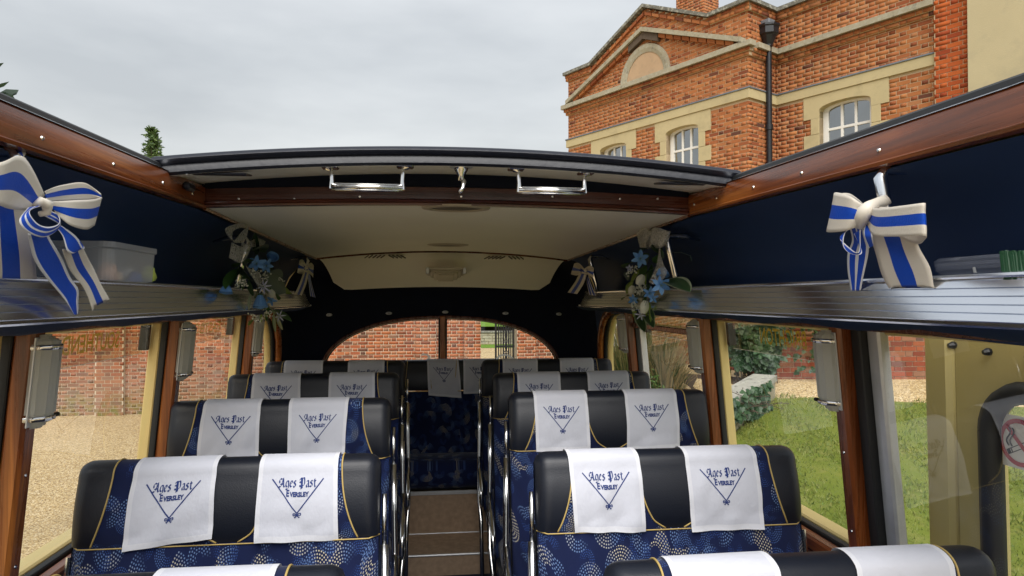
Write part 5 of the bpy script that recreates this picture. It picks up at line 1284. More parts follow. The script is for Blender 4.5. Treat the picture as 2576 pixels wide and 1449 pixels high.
def logo():
    """flat marks in metres, origin at the centre of the cover's width, v down from the fold"""
    V, F = [], []
    def add(vs, fs):
        o = len(V); V.extend(vs); F.extend([tuple(i+o for i in f) for f in fs])
    nv, nf, adv = nib_text('Ages Past'); k = .108/adv
    add([((a-adv/2)*k, -.1035+b*k*1.42) for a, b in nv], nf)
    tv, tf = text_mesh('VERSLEY', .0180, .78, 2, .0009); xs_ = [a for a, b in tv]; wv = max(xs_)-min(xs_)
    add([(a+.0055, -.1245+b) for a, b in tv], tf); ev, ef = text_mesh('E', .0250, .72, 2, .0010); mx_ = max(a for a, b in ev); add([(a-mx_-wv/2+.0055-.0012, -.1220+b) for a, b in ev], ef)
    def line(p, q, w):
        d = np.array(q)-np.array(p); nn = np.array([-d[1], d[0]])/np.linalg.norm(d)*w/2; N_ = 6
        for i in range(N_):
            a, b = np.array(p)+d*i/N_, np.array(p)+d*(i+1)/N_; add([tuple(a-nn), tuple(b-nn), tuple(b+nn), tuple(a+nn)], [(0, 1, 2, 3)])
    line((-.0745, -.0800), (0, -.178), .0034); line((.0745, -.0800), (0, -.178), .0034)
    for sg in (-1, 1):
        for p, q in (((0, -.181), (sg*.010, -.1775)), ((sg*.010, -.1775), (sg*.0105, -.184)), ((sg*.0105, -.184), (0, -.1835)), ((0, -.1835), (sg*.006, -.1915)), ((sg*.004, -.190), (sg*.0075, -.1885))): line(p, q, .0028)
    return V, F
LOGO = logo()
CW = .115
# the headrest profile as a path (from the fold on top): front goes down, back goes down
prof_top = max(range(len(BP)), key=lambda i: BP[i][1])
def path_from_top(front=True):
    idx = range(prof_top, -1, -1) if front else range(prof_top, len(BP)); P = [np.array(BP[i]) for i in idx]; return P
PF, PB = path_from_top(True), path_from_top(False)
def along(P, d):
    for a, b in zip(P, P[1:]):
        L = np.linalg.norm(b-a)
        if d <= L: return a+(b-a)*d/L
        d -= L
    v = np.array([-.215 if P is PF else .1, -1.0]); v /= np.linalg.norm(v); return P[-1]+v*d
def cover(cx, y0, ztop, label, seed, skew=0.0, flen=.285, hw=CW, blen=.12, sl=0.0, group='white printed headrest covers', extra=None, yaw=0.0):
    """a cloth draped over a headrest: front panel, fold, short back panel"""
    rs = random.Random(seed); f = [rs.uniform(0, 6.28) for _ in range(6)]; am = rs.uniform(.8, 1.7)
    def S(u, d, lift=0.0):
        """u across (-1..1), d distance from the fold (front positive)"""
        if d >= 0: q = along(PF, d+sl*u*d*.0)
        else: q = along(PB, -d)
        fd = max(0, d)
        w = am*(.0022*math.sin(7*u+f[0]+14*fd)+.0016*math.sin(3*u-f[1]+38*fd)+.0035*math.sin(1.7*u+f[2])*fd/.28)*sstep(.02, .12, abs(d))
        w += .010*sstep(.20, .27, fd)*(1+.5*math.sin(2.3*u+f[3]))
        flare = 1+.02*math.sin(f[4]+9*fd)-.03*sstep(.0, .25, fd)*math.sin(f[5])
        x = u*hw*flare+skew*fd; n_ = .0045+lift
        y = q[0]-(n_+max(0, w)+abs(w)*.3)*(1 if d > .03 else (d/.03 if d > -.03 else -1)); z = q[1]+n_*(1 if abs(d) < .05 else .1)+sl*u*sstep(-.05, .25, fd)
        if abs(x+cx[1]) > HW-.055 and cx[2]: px_, y2, z2 = pillow(x+cx[1], y, z); z = z2
        c_, s_ = math.cos(yaw), math.sin(yaw)
        return (cx[0]+x*c_-y*s_, y0+x*s_+y*c_, ztop+z)
    t = thing('headrest_cover', label, 'headrest cover', (cx[0], y0+.04, ztop+.004), group)
    nu, nd = 16, 40; ds = np.linspace(flen, -blen, nd+1); us = np.linspace(-1, 1, nu+1)
    m = MB(); m.grid([[S(u, d) for u in us] for d in ds], uv=[[((u+1)/2, (flen-d)/(flen+blen)) for u in us] for d in ds]); cl_ = m.build('cloth', M['cotton'], t, smooth=True)
    V, F = LOGO; m = MB(); m.add([S(a/hw, -b, .0012) for a, b in V], F); m.build('print', M['print'], t, fix=False)
    return t
OFFC = .187
sd = 50
DXC = {(-1, 1, -1): -.150, (-1, 1, 1): .197, (1, 1, -1): -.222, (1, 1, 1): .162, (-1, 2, -1): -.185, (-1, 2, 1): .150, (1, 2, -1): -.220, (1, 2, 1): .172, (1, 0, -1): -.19, (1, 0, 1): .205}
SK = {(-1, 1, -1): (-.035, .014), (-1, 1, 1): (.01, -.004), (1, 1, -1): (.045, -.002), (1, 1, 1): (.02, .0)}
for k in range(5):
    for s in (-1, 1):
        for q in (-1, 1):
            sd += 1; side = 'left' if s < 0 else 'right'; hs = 'aisle' if q == -s else 'window'
            if k == 0 and s < 0 and q < 0: continue
            skw, slp = SK.get((s, k, q), (hsh(s, k, q).uniform(-.03, .03), hsh(k, s, q).uniform(-.008, .010)))
            dx = DXC.get((s, k, q), q*OFFC+hsh(k, q, s, 1).uniform(-.008, .008))
            cover((SX(s, k)+dx, dx, True), ROWS[k], TOPS[s][k], f'white printed cover on the {hs} half of the {ORD[k]} row seat, {side} side', sd, skw, .262+hsh(s, q, k).uniform(-.008, .008), CW*hsh(q, k, s).uniform(.96, 1.03), .12, slp)
p = atY(1115, 907, 5.2); cover((float(p[0])-.005, 0, False), BY, BT, 'white printed cover hanging askew in the middle of the rear bench', 91, .06, .30, .118, .1, -.012)
for px_, w_ in ((1205, 'just right of the middle of'), (1345, 'at the right end of'), (770, 'at the left end of')):
    p = atY(px_, 904, 5.2); x = float(p[0]); cover((x, 0, False), BY-.06*((x-XC)/BW)**2, BT, f'white cover peeping out {w_} the rear bench', 92+px_, 0, .28, .12, .1)

# ================================================================== OPEN DOOR WITH NO-SMOKING SIGN
dr = thing('open_door', 'cream folding entrance door standing open outside the right window', 'door', (1.42, 1.5, -1.9))
DX = 1.42
def D3(y, z, o=0.0): return (DX-.06*(z+.4)*.3+o, y, z)
wy0, wy1, wz0, wz1, wr = 1.02, 1.575, -.95, -.225, .11
def rrect(y0, y1, z0, z1, r, n=7):
    P = []
    for cy_, cz_, a0 in ((y1-r, z1-r, 0), (y0+r, z1-r, 90), (y0+r, z0+r, 180), (y1-r, z0+r, 270)):
        for k in range(n+1): a = R(a0+90*k/n); P.append((cy_+r*math.cos(a), cz_+r*math.sin(a)))
    return P
inner = rrect(wy0, wy1, wz0, wz1, wr); outer_ = []
cy_, cz_ = (wy0+wy1)/2, (wz0+wz1)/2; y0d, y1d, z0d, z1d = .86, 1.70, -1.9, -.02
for y, z in inner:
    dy, dz = y-cy_, z-cz_; k = min((y1d-cy_)/dy if dy > 1e-6 else ((y0d-cy_)/dy if dy < -1e-6 else 1e9), (z1d-cz_)/dz if dz > 1e-6 else ((z0d-cz_)/dz if dz < -1e-6 else 1e9)); outer_.append((cy_+dy*k, cz_+dz*k))
m = MB(); n_ = len(inner); V = [D3(y, z) for y, z in inner]+[D3(y, z) for y, z in outer_]+[D3(y, z, .035) for y, z in inner]+[D3(y, z, .035) for y, z in outer_]; F = []
for i in range(n_):
    j = (i+1) % n_; F += [(i, j, j+n_, i+n_), (i+2*n_, i+3*n_, j+3*n_, j+2*n_), (i, i+2*n_, j+2*n_, j), (i+n_, j+n_, j+3*n_, i+3*n_)]
m.add(V, F); m.build('leaf_panel', M['olive'], dr)
m = MB(); m.tube([D3(y, z, -.012) for y, z in inner+inner[:1]], .028, 8, False); m.build('window_gasket', M['rubber'], dr, smooth=True)
m = MB(); m.add([D3(y, z, .012) for y, z in inner], [tuple(range(n_))]); m.build('window_pane', M['glass'], dr)
b = MB().box(-.02, .03, 1.702, 1.80, -1.9, -.02, .012); m = MB(); m.add([D3(y, z, o) for o, y, z in b.v], b.f); m.build('edge_frame', M['olive'], dr)
for px_, py_ in ((2467, 885), (2574, 898), (2380, 868)):
    p = atX(px_, py_, DX-.03); m = MB(); m.tube([(DX+.01, p[1], p[2]), (DX-.012, p[1], p[2]), (DX-.022, p[1]+.002, p[2]-.002)], [.010, .010, .006], 8); m.build('bolt', M['black_iron'], dr)
ns = thing('no_smoking_sign', 'white no smoking sticker with red ring on the door window', 'sign', D3(1.50, -.45, -.02))
tl = atX(2503, 1030, DX-.018); bl_ = atX(2507, 1150, DX-.018); sy1 = float(tl[1])+.012; sw = .145; sz1, sz0 = float(tl[2])-.008, float(bl_[2])-.018; sy0 = sy1-sw
b = MB().box(-.002, 0, sy0, sy1, sz0, sz1); m = MB(); m.add([D3(y, z, o) for o, y, z in b.v], b.f); m.build('backing', M['white'], ns)
ccy, ccz, rr = (sy0+sy1)/2+.004, (sz0+sz1)/2, .058
red = plain('red_print', (.42, .02, .025), .5); blk = M['rubber']
m = MB(); m.grid([[D3(ccy+r_*math.cos(a), ccz+r_*math.sin(a), -.004) for r_ in (rr, rr-.011)] for a in np.linspace(0, 6.2832, 40)]); q = .0052
for k in (0,):
    d1 = (math.cos(R(-45)), math.sin(R(-45))); nn = (-d1[1], d1[0]); L = rr-.004; m.add([D3(ccy-(a*d1[0]+b*nn[0]), ccz+a*d1[1]+b*nn[1], -.0045) for a, b in ((-L, -q), (L, -q), (L, q), (-L, q))], [(0, 1, 2, 3)])
m.build('red_ring', red, ns, fix=False)
m = MB(); d1 = (math.cos(R(28)), math.sin(R(28))); nn = (-d1[1], d1[0])
def sg(a, b, o=-.0038): return D3(ccy-(a*d1[0]+b*nn[0])+0*1, ccz+a*d1[1]+b*nn[1]-.010, o)
for (a0, a1, b0, b1) in ((-.040, .040, -.0065, -.0045), (-.040, .040, .0045, .0065), (.038, .040, -.0065, .0065), (-.040, -.030, -.0065, .0065), (-.027, -.024, -.0065, .0065)): m.add([sg(a0, b0), sg(a1, b0), sg(a1, b1), sg(a0, b1)], [(0, 1, 2, 3)])
for ox in (0, .010):
    pts = [D3(ccy+.030-ox+.006*math.sin(t*6), ccz-.012+t*.045, -.005) for t in np.linspace(0, 1, 12)]; m.tube(pts, .0016, 5)
m.build('cigarette', blk, ns, fix=False)
# ================================================================== DECORATIONS AND THINGS ON THE RACKS
def ribbon(parent, rows, mat, conv, name='ribbon', n=7, nu=10, wav=.0009, seed=0, notch=0.0):
    """rows: ((ax,ay),(bx,by),X): the two edges of the ribbon as picture points at coach-x X (or (Xa,Xb))"""
    rs = random.Random(seed); ctl = []
    for a, b, X in rows:
        Xa, Xb = X if isinstance(X, tuple) else (X, X); ctl.append(np.concatenate([atX(*conv(*a), Xa), atX(*conv(*b), Xb)]))
    S = cr(ctl, n); N_ = len(S); P, U = [], []; ph = rs.random()*6.28; wmax = max(np.linalg.norm(r_[3:]-r_[:3]) for r_ in S)
    for i, r_ in enumerate(S):
        a, b = r_[:3], r_[3:]; row, ur = [], []
        for j in range(nu+1):
            t = j/nu; p = a+(b-a)*t; wl = np.linalg.norm(b-a); w = wav*math.sin(ph+t*5+i*.55)*(1 if 0 < i < N_-1 else .3)+.0030*max(0, 1-wl/wmax)*math.sin(ph*2+t*19)
            if notch and i == N_-1: p = p+(np.array(S[-2][:3])+(np.array(S[-2][3:])-np.array(S[-2][:3]))*t-p)*notch*n*.9*(1-abs(2*t-1))
            row.append(tuple(p-FW*w)); ur.append((t, i/N_*2))
        P.append(row); U.append(ur)
    m = MB(); m.grid(P, uv=U); o = m.build(name, M[mat], parent, smooth=True); md = o.modifiers.new('thick', 'SOLIDIFY'); md.thickness = .0006; return o
cl_ = lambda x, y: (.3555*x, 322+.3555*y)
bw = thing('ribbon_bow', 'large cream and royal blue satin bow on the left luggage rack', 'bow', tuple(atX(*cl_(310, 560), -.74)), 'satin bows tied to the racks')
ribbon(bw, [((-170, 300), (-170, 520), -.70), ((20, 238), (-20, 545), -.69), ((175, 212), (75, 575), -.70), ((318, 475), (205, 585), -.715)], 'rib_wide', cl_, 'loop', seed=1)
ribbon(bw, [((318, 445), (328, 520), -.725), ((440, 402), (470, 515), -.74), ((600, 388), (640, 508), -.735), ((716, 470), (722, 500), -.715)], 'rib_wide', cl_, 'loop', seed=2)
ribbon(bw, [((722, 490), (668, 690), -.712), ((650, 505), (610, 718), -.70), ((520, 512), (500, 690), -.698), ((345, 520), (395, 610), -.712)], 'rib_wide', cl_, 'loop', seed=3)
ribbon(bw, [((150, 215), (110, 200), -.765), ((100, 170), (180, 170), -.766), ((185, 215), (150, 240), -.75)], 'rib_wide', cl_, 'tie', seed=4)
ribbon(bw, [((300, 545), (200, 560), -.705), ((215, 585), (140, 645), -.685), ((255, 665), (195, 735), -.68), ((340, 700), (310, 775), -.685), ((425, 672), (395, 735), -.695), ((405, 610), (428, 690), -.71), ((300, 565), (310, 620), -.712)], 'rib_stripe', cl_, 'loop', seed=5)
ribbon(bw, [((385, 690), (430, 690), -.715), ((440, 760), (470, 715), -.71), ((475, 868), (540, 770), -.705), ((530, 882), (588, 850), -.708), ((560, 800), (585, 830), -.72), ((470, 715), (500, 740), -.725)], 'rib_narrow', cl_, 'loop', seed=6)
ribbon(bw, [((195, 745), (345, 765), -.712), ((230, 905), (432, 915), -.725), ((325, 1060), (500, 1060), -.733), ((437, 1190), (553, 1150), -.735), ((470, 1240), (550, 1235), -.734), ((525, 1325), (546, 1318), -.733)], 'rib_narrow', cl_, 'tail', seed=7)
ribbon(bw, [((440, 860), (590, 850), -.72), ((490, 1000), (650, 975), -.735), ((590, 1130), (715, 1105), -.737), ((655, 1295), (778, 1222), -.737)], 'rib_wide', cl_, 'tail', seed=8, notch=1.0)
ribbon(bw, [((-110, 430), (170, 470), -.742), ((-112, 800), (235, 850), -.75), ((-115, 1060), (262, 1070), -.775)], 'rib_wide', cl_, 'tail', seed=9)
m = MB(); m.tube([atX(*cl_(x, y), X) for x, y, X in ((245, 545, -.712), (290, 520, -.70), (335, 540, -.70), (330, 600, -.705), (280, 610, -.712))], [.005, .009, .010, .008, .005], 10); m.build('knot', plain('cream_satin', (.74, .69, .60), .42), bw, smooth=True)

cr_ = lambda x, y: (1738.8+.3555*x, 322+.3555*y)
b2 = thing('ribbon_bow', 'cream and royal blue satin bow on the right luggage rack', 'bow', tuple(atX(*cr_(1220, 620), .90)), 'satin bows tied to the racks')
ribbon(b2, [((1225, 545), (1200, 690), .905), ((1130, 485), (1092, 728), .885), ((1030, 455), (963, 737), .888), ((1015, 470), (985, 700), .905), ((1120, 462), (1100, 640), .925), ((1225, 540), (1215, 620), .92)], 'rib_wide', cr_, 'loop', seed=11)
ribbon(b2, [((1262, 560), (1250, 700), .905), ((1330, 568), (1300, 762), .885), ((1500, 548), (1480, 768), .875), ((1642, 530), (1648, 762), .878), ((1650, 540), (1655, 790), .90), ((1560, 560), (1590, 820), .925), ((1400, 560), (1420, 740), .925), ((1270, 555), (1290, 640), .92)], 'rib_wide', cr_, 'loop', seed=12)
ribbon(b2, [((1235, 660), (1600, 740), .93), ((1290, 830), (1610, 830), .945), ((1340, 1010), (1690, 990), .95), ((1400, 1135), (1722, 1135), .955)], 'rib_wide', cr_, 'tail', seed=13, notch=1.1)
ribbon(b2, [((1215, 690), (1140, 700), .905), ((1100, 730), (1060, 760), .89), ((1075, 830), (1062, 800), .885), ((1130, 890), (1160, 880), .89), ((1205, 880), (1190, 860), .90), ((1150, 750), (1200, 720), .915)], 'rib_narrow', cr_, 'loop', seed=14)
ribbon(b2, [((1120, 705), (1215, 700), .92), ((1140, 800), (1240, 800), .935), ((1105, 900), (1258, 850), .945), ((1112, 1030), (1225, 1030), .95), ((1130, 1150), (1200, 1150), .955)], 'rib_stripe', cr_, 'tail', seed=15)
ribbon(b2, [((1232, 690), (1265, 700), .905), ((1222, 760), (1285, 770), .895), ((1260, 850), (1290, 830), .91)], 'rib_narrow', cr_, 'loop', seed=16)
ribbon(b2, [((1475, 1030), (1560, 1040), .965), ((1470, 1150), (1580, 1150), .97)], 'rib_stripe', cr_, 'tail', seed=17)
m = MB(); m.tube([atX(*cr_(x, y), X) for x, y, X in ((1200, 700, .905), (1205, 640, .893), (1230, 590, .890), (1262, 560, .90), (1300, 540, .92), (1350, 525, .94), (1390, 500, .95))], [.008, .014, .016, .014, .012, .014, .012], 10); m.build('knot', bpy.data.materials['cream_satin'], b2, smooth=True)

def far_bow(conv, X, s, label, seed):
    t = thing('ribbon_bow', label, 'bow', tuple(atX(*conv(0, 60), X)), 'satin bows tied to the racks'); d = -.02*s
    ribbon(t, [((0, 40), (0, 60), X), ((-14*s, 18), (-20*s, 66), X+d), ((-26*s, 22), (-34*s, 60), X+d), ((-10*s, 38), (-10*s, 55), X)], 'rib_wide', conv, 'loop', 5, 4, seed=seed)
    ribbon(t, [((0, 40), (0, 60), X), ((14*s, 28), (16*s, 70), X+d), ((24*s, 40), (22*s, 78), X+d), ((8*s, 42), (8*s, 58), X)], 'rib_wide', conv, 'loop', 5, 4, seed=seed+1)
    ribbon(t, [((-12*s, 58), (6*s, 62), X), ((-24*s, 92), (-2*s, 98), X), ((-42*s, 132), (-18*s, 138), X)], 'rib_wide', conv, 'tail', 5, 4, seed=seed+2)
    ribbon(t, [((0, 60), (10*s, 60), X+d), ((6*s, 95), (16*s, 95), X+d), ((12*s, 140), (30*s, 145), X+d)], 'rib_stripe', conv, 'tail', 5, 4, seed=seed+3)
    m = MB(); m.tube([atX(*conv(-5, 46), X), atX(*conv(0, 50), X+d*1.4), atX(*conv(5, 56), X)], [.008, .016, .008], 8); m.build('knot', bpy.data.materials['cream_satin'], t, smooth=True)
far_bow(lambda x, y: (772+x*.72, 640+y*.75), -.755, 1, 'small cream and blue bow near the rear end of the left rack', 31)
far_bow(lambda x, y: (1470-x*1.0, 650+y*.65), .915, -1, 'small cream and blue bow near the rear end of the right rack', 35)

# ------------------------------------------------------------------ flower sprays
M['fl_blue'] = leaf_mat('blue_petal', (.12, .30, .66), (.20, .42, .78), .3, .5); M['fl_white'] = leaf_mat('white_petal', (.62, .64, .54), (.74, .75, .66), .3, .5); M['fl_lilac'] = leaf_mat('lilac_petal', (.42, .46, .66), (.58, .60, .74), .3, .5)
M['lf_dark'] = leaf_mat('dark_leaf', (.016, .045, .018), (.035, .08, .03), .25, .4); M['lf_mid'] = leaf_mat('mid_leaf', (.03, .09, .02), (.06, .14, .03), .3, .4); M['lf_lime'] = leaf_mat('lime_leaf', (.16, .26, .03), (.22, .34, .06), .35, .4); M['lf_grey'] = leaf_mat('grey_leaf', (.10, .15, .12), (.2, .25, .2), .3, .6); M['lf_pale'] = leaf_mat('pale_edged_leaf', (.22, .28, .16), (.34, .38, .26), .3, .5)
TO = -FW
def petal(parent, base, dirv, L, Wd, curl, mat, name='petal', nrm=None, cup=.25, ns=6, nw=4, taper=.9, tip=.12):
    dirv = np.array(dirv, float); dirv /= np.linalg.norm(dirv); nrm = TO if nrm is None else np.array(nrm, float); nrm = nrm-dirv*(nrm@dirv); nrm /= np.linalg.norm(nrm)+1e-9; sd_ = np.cross(dirv, nrm)
    P = []
    for i in range(ns+1):
        t = i/ns; w = Wd*(math.sin(math.pi*min(1, (t*.86+.07)))**taper+tip*0)*(1 if t < 1 else .25); c = np.array(base)+dirv*L*t+nrm*L*curl*(t*t)
        P.append([tuple(c+sd_*w*(j/nw*2-1)*.5+nrm*cup*w*(abs(j/nw*2-1))**2*.5) for j in range(nw+1)])
    m = MB(); m.grid(P); return m.build(name, M[mat] if isinstance(mat, str) else mat, parent, smooth=True, fix=False)
def scr(a): return RT*math.cos(a)+UP*math.sin(a)
def lily(parent, c, r, mat, rot=0., n=6, seed=0, wd=.56, tilt=None):
    rs = random.Random(seed); m = MB()
    for k in range(6):
        a = rot+1.05*k+.3; m.tube([c, c+scr(a)*r*.22+TO*r*.28, c+scr(a)*r*.32+TO*r*.42], r*.018, 5)
    st = m.build('lily', M['lf_lime'], parent)
    for k in range(n):
        a = rot+2*math.pi*k/n+rs.uniform(-.12, .12); d = scr(a)*1.0+TO*.45
        petal(st, c-TO*.004+TO*.002*(k % 2), d, r*rs.uniform(.92, 1.12), r*wd, -.42, mat, cup=.35)
    return st
def rose(parent, c, r, mat, axis, seed=0, L=1.5):
    """cupped rose; axis points along the opening"""
    rs = random.Random(seed); axis = np.array(axis, float); axis /= np.linalg.norm(axis); e1 = np.cross(axis, TO+RT*.1); e1 /= np.linalg.norm(e1); e2 = np.cross(axis, e1)
    m = MB(); m.lathe([(.15*r, -.15*r), (.45*r, 0), (.3*r, .2*r), (.05*r, .3*r)], lambda x, y, h: tuple(c+e1*x+e2*y+axis*h), 10); st = m.build('rose', M['lf_mid'], parent)
    for lay_, (n, rr_, op, ll) in enumerate(((5, .92, .30, 1.0), (5, .66, .12, 1.02), (4, .42, .0, 1.0))):
        for k in range(n):
            a0 = 2*math.pi*(k+.5*lay_)/n+rs.uniform(-.15, .15); span = 2*math.pi/n*1.35; P = []
            for i in range(7):
                t = i/6; row = []
                for j in range(7):
                    a = a0+span*(j/6-.5); rad = r*rr_*(.35+.68*math.sin(min(1, t*1.12)*1.5))*(1+op*max(0, t-.75)*2.0)+.0015*lay_; h_ = r*L*ll*(t-.04*abs(j/6-.5)*4*t)
                    row.append(tuple(c+(e1*math.cos(a)+e2*math.sin(a))*rad+axis*h_))
                P.append(row)
            m = MB(); m.grid(P); m.build('petal', M[mat], st, smooth=True, fix=False)
    return st
def tulip(parent, c, r, L, axis, mat='fl_white', seed=0):
    axis = np.array(axis, float); axis /= np.linalg.norm(axis); e1 = np.cross(axis, TO); e1 /= np.linalg.norm(e1); e2 = np.cross(axis, e1)
    m = MB(); m.tube([c-axis*L*.25, c+axis*.02*L], r*.12, 6); st = m.build('tulip', M['lf_mid'], parent)
    for k in range(6):
        a0 = 2*math.pi*k/6+.3; P = []
        for i in range(8):
            t = i/7; row = []
            for j in range(6):
                a = a0+1.5*(j/5-.5)*(1-.55*max(0, t-.5)); rad = r*(.22+.80*math.sin(math.pi*min(1, t*.78+.10)))*(1 if k % 2 else .94); row.append(tuple(c+(e1*math.cos(a)+e2*math.sin(a))*rad+axis*L*t*(1-.05*abs(j-2.5)/2.5)))
            P.append(row)
        m = MB(); m.grid(P); m.build('petal', M[mat], st, smooth=True, fix=False)
    return st
def breath(parent, pts, n, r, seed):
    rs = random.Random(seed); m = MB(); st = MB()
    for p in pts:
        for k in range(n):
            q = p+RT*rs.gauss(0, r)+UP*rs.gauss(0, r)+TO*rs.gauss(.012, .008); s_ = rs.uniform(.0018, .0036)
            for a in range(3):
                v1, v2 = scr(rs.random()*6.28)*s_, TO*s_*.4+scr(rs.random()*6.28)*s_; m.add([q-v1-v2, q+v1-v2, q+v1+v2, q-v1+v2], [(0, 1, 2, 3)])
            if k % 2: st.tube([p-UP*.004, (p+q)/2+TO*.004, q], .0006, 3, False)
    st.build('sprig_stems', M['lf_mid'], parent, fix=False, kind='stuff'); return m.build('sprig', M['fl_white'], parent, fix=False, kind='stuff')
def fleaf(parent, a, b, w, mat, X, conv, curl=-.25, edge=None):
    p, q = atX(*conv(*a), X), atX(*conv(*b), X+(0.0)); d = q-p; L = np.linalg.norm(d)
    o = petal(parent, p, d, L, w*L*.82, curl, mat, 'leaf', nrm=TO*1.0+UP*.3, cup=.3, ns=8)
    if edge: petal(o, p-TO*.0012, d, L*1.01, w*L*1.08, curl, edge, 'leaf_edge', nrm=TO*1.0+UP*.3, cup=.3, ns=8)
    return o
M['rib_org'] = M['organza']
# left spray
fl_ = lambda x, y: (515.2+.2222*x, 515.2+.2222*y); X0 = -.735
fs = thing('flower_spray', 'spray of artificial blue lilies and roses hanging on the left rack', 'flowers', tuple(atX(*fl_(600, 700), X0)), 'artificial flower sprays')
C = lambda x, y, X=X0: atX(*fl_(x, y), X)
ribbon(fs, [((330, 420), (420, 430), -.75), ((245, 330), (330, 420), -.73), ((250, 255), (320, 300), -.725), ((430, 205), (440, 260), -.73), ((495, 260), (480, 330), -.745), ((420, 420), (440, 430), -.755)], 'rib_org', fl_, 'organza_loop', 6, 4, seed=51)
ribbon(fs, [((315, 430), (420, 300), -.735), ((440, 430), (500, 240), -.73)], 'rib_org', fl_, 'organza_loop', 6, 4, seed=52)
ribbon(fs, [((305, 425), (275, 600), -.725), ((400, 470), (390, 658), -.715), ((500, 480), (440, 640), -.72), ((528, 460), (490, 560), -.74), ((420, 430), (400, 500), -.75)], 'rib_org', fl_, 'organza_loop', 6, 4, seed=53)
ribbon(fs, [((460, 680), (480, 720), -.735), ((500, 760), (600, 760), -.725), ((560, 860), (640, 850), -.72), ((600, 930), (640, 890), -.72)], 'rib_org', fl_, 'organza_tail', 6, 4, seed=54)
ribbon(fs, [((500, 420), (530, 480), -.745), ((600, 380), (640, 480), -.75), ((690, 415), (650, 490), -.755)], 'rib_org', fl_, 'organza_tail', 6, 4, seed=55)
for a, b, w, mt, ed in (((590, 560), (560, 330), .42, 'lf_dark', None), ((520, 520), (660, 480), .55, 'lf_dark', None), ((350, 730), (215, 900), .32, 'lf_mid', None), ((400, 720), (230, 900), .26, 'lf_dark', None), ((430, 660), (330, 670), .5, 'lf_mid', None), ((410, 700), (500, 890), .42, 'lf_dark', 'lf_pale'), ((500, 850), (535, 1050), .34, 'lf_dark', None), ((520, 1010), (490, 1185), .24, 'lf_pale', None), ((700, 800), (850, 960), .5, 'lf_grey', None), ((690, 780), (830, 800), .45, 'lf_grey', None), ((835, 870), (930, 1010), .26, 'lf_lime', None), ((720, 1130), (790, 1250), .22, 'lf_pale', None), ((780, 1230), (790, 1449), .20, 'lf_pale', 'lf_mid'), ((820, 1250), (865, 1440), .18, 'lf_pale', 'lf_mid'), ((640, 1240), (635, 1330), .45, 'lf_lime', None), ((760, 1200), (940, 1240), .12, 'lf_mid', None), ((800, 1000), (840, 1060), .6, 'lf_mid', None), ((600, 1040), (560, 1000), .6, 'lf_mid', None), ((560, 1290), (490, 1340), .25, 'lf_lime', None), ((560, 600), (430, 640), .3, 'lf_mid', None), ((640, 760), (740, 700), .35, 'lf_mid', None), ((450, 800), (420, 960), .35, 'lf_dark', None), ((650, 1000), (560, 900), .3, 'lf_dark', None), ((720, 1160), (690, 1300), .3, 'lf_mid', None)): fleaf(fs, a, b, w, mt, X0-.012, fl_, -.12, ed)
lily(fs, C(590, 665, -.715), .034, 'fl_blue', .4, 6, 1); lily(fs, C(700, 690, -.72), .030, 'fl_blue', .9, 6, 2); rose(fs, C(745, 630, -.735), .026, 'fl_blue', UP*.5+RT*.5+TO*.6, 3, 1.3)
lily(fs, C(665, 925, -.715), .034, 'fl_lilac', .2, 8, 4, .22); rose(fs, C(625, 1020, -.722), .0285, 'fl_blue', -UP*1.0+RT*.12+TO*.25, 5, 1.9)
tulip(fs, C(745, 960, -.73), .016, .040, -UP+RT*.3, 'fl_white', 6); lily(fs, C(755, 1080, -.735), .026, 'fl_blue', 1.2, 5, 7, .5); lily(fs, C(845, 1260, -.73), .028, 'fl_lilac', .2, 6, 8, .22); rose(fs, C(250, 900, -.75), .022, 'fl_blue', -UP+TO*.3, 9)
breath(fs, [C(x, y, -.72) for x, y in ((400, 890), (440, 910), (560, 760), (640, 790), (860, 840), (720, 750), (700, 1260), (560, 1260), (610, 1290), (700, 800), (730, 1230))], 12, .009, 55)
for k in range(6): m = MB(); m.tube([C(430+20*k, 620+8*k, -.74), C(520+20*k, 620+5*k, -.73), C(600+15*k, 660+10*k, -.73)], .0012, 5); m.build('stem', M['lf_mid'], fs)
m = MB(); m.tube([C(700, 560), C(760, 500), C(840, 600), C(850, 690), C(800, 740)], .0006, 4); m.build('tendril', M['lf_mid'], fs)
# right spray
fr_ = lambda x, y: (1513.4+.2*x, 547.4+.2*y); X1 = .908
f2 = thing('flower_spray', 'spray of artificial blue lilies and white tulips hanging on the right rack', 'flowers', tuple(atX(*fr_(560, 750), X1)), 'artificial flower sprays')
C = lambda x, y, X=X1: atX(*fr_(x, y), X)
ribbon(f2, [((480, 370), (600, 400), .92), ((450, 190), (560, 330), .90), ((560, 135), (640, 200), .895), ((660, 200), (600, 380), .91)], 'rib_org', fr_, 'organza_loop', 6, 4, seed=61)
ribbon(f2, [((600, 370), (640, 390), .91), ((640, 150), (620, 340), .895), ((700, 125), (720, 360), .89), ((830, 170), (760, 370), .90), ((860, 190), (800, 330), .92), ((700, 350), (700, 380), .925)], 'rib_org', fr_, 'organza_loop', 6, 4, seed=62)
ribbon(f2, [((520, 150), (480, 380), .925), ((700, 130), (740, 380), .92), ((850, 180), (840, 300), .93)], 'rib_org', fr_, 'organza_loop', 6, 4, seed=63)
ribbon(f2, [((725, 370), (740, 390), .90), ((715, 480), (750, 480), .895), ((690, 600), (780, 590), .89), ((640, 720), (820, 670), .885), ((600, 810), (790, 760), .885), ((650, 840), (700, 830), .89)], 'rib_org', fr_, 'organza_tail', 6, 4, seed=64)
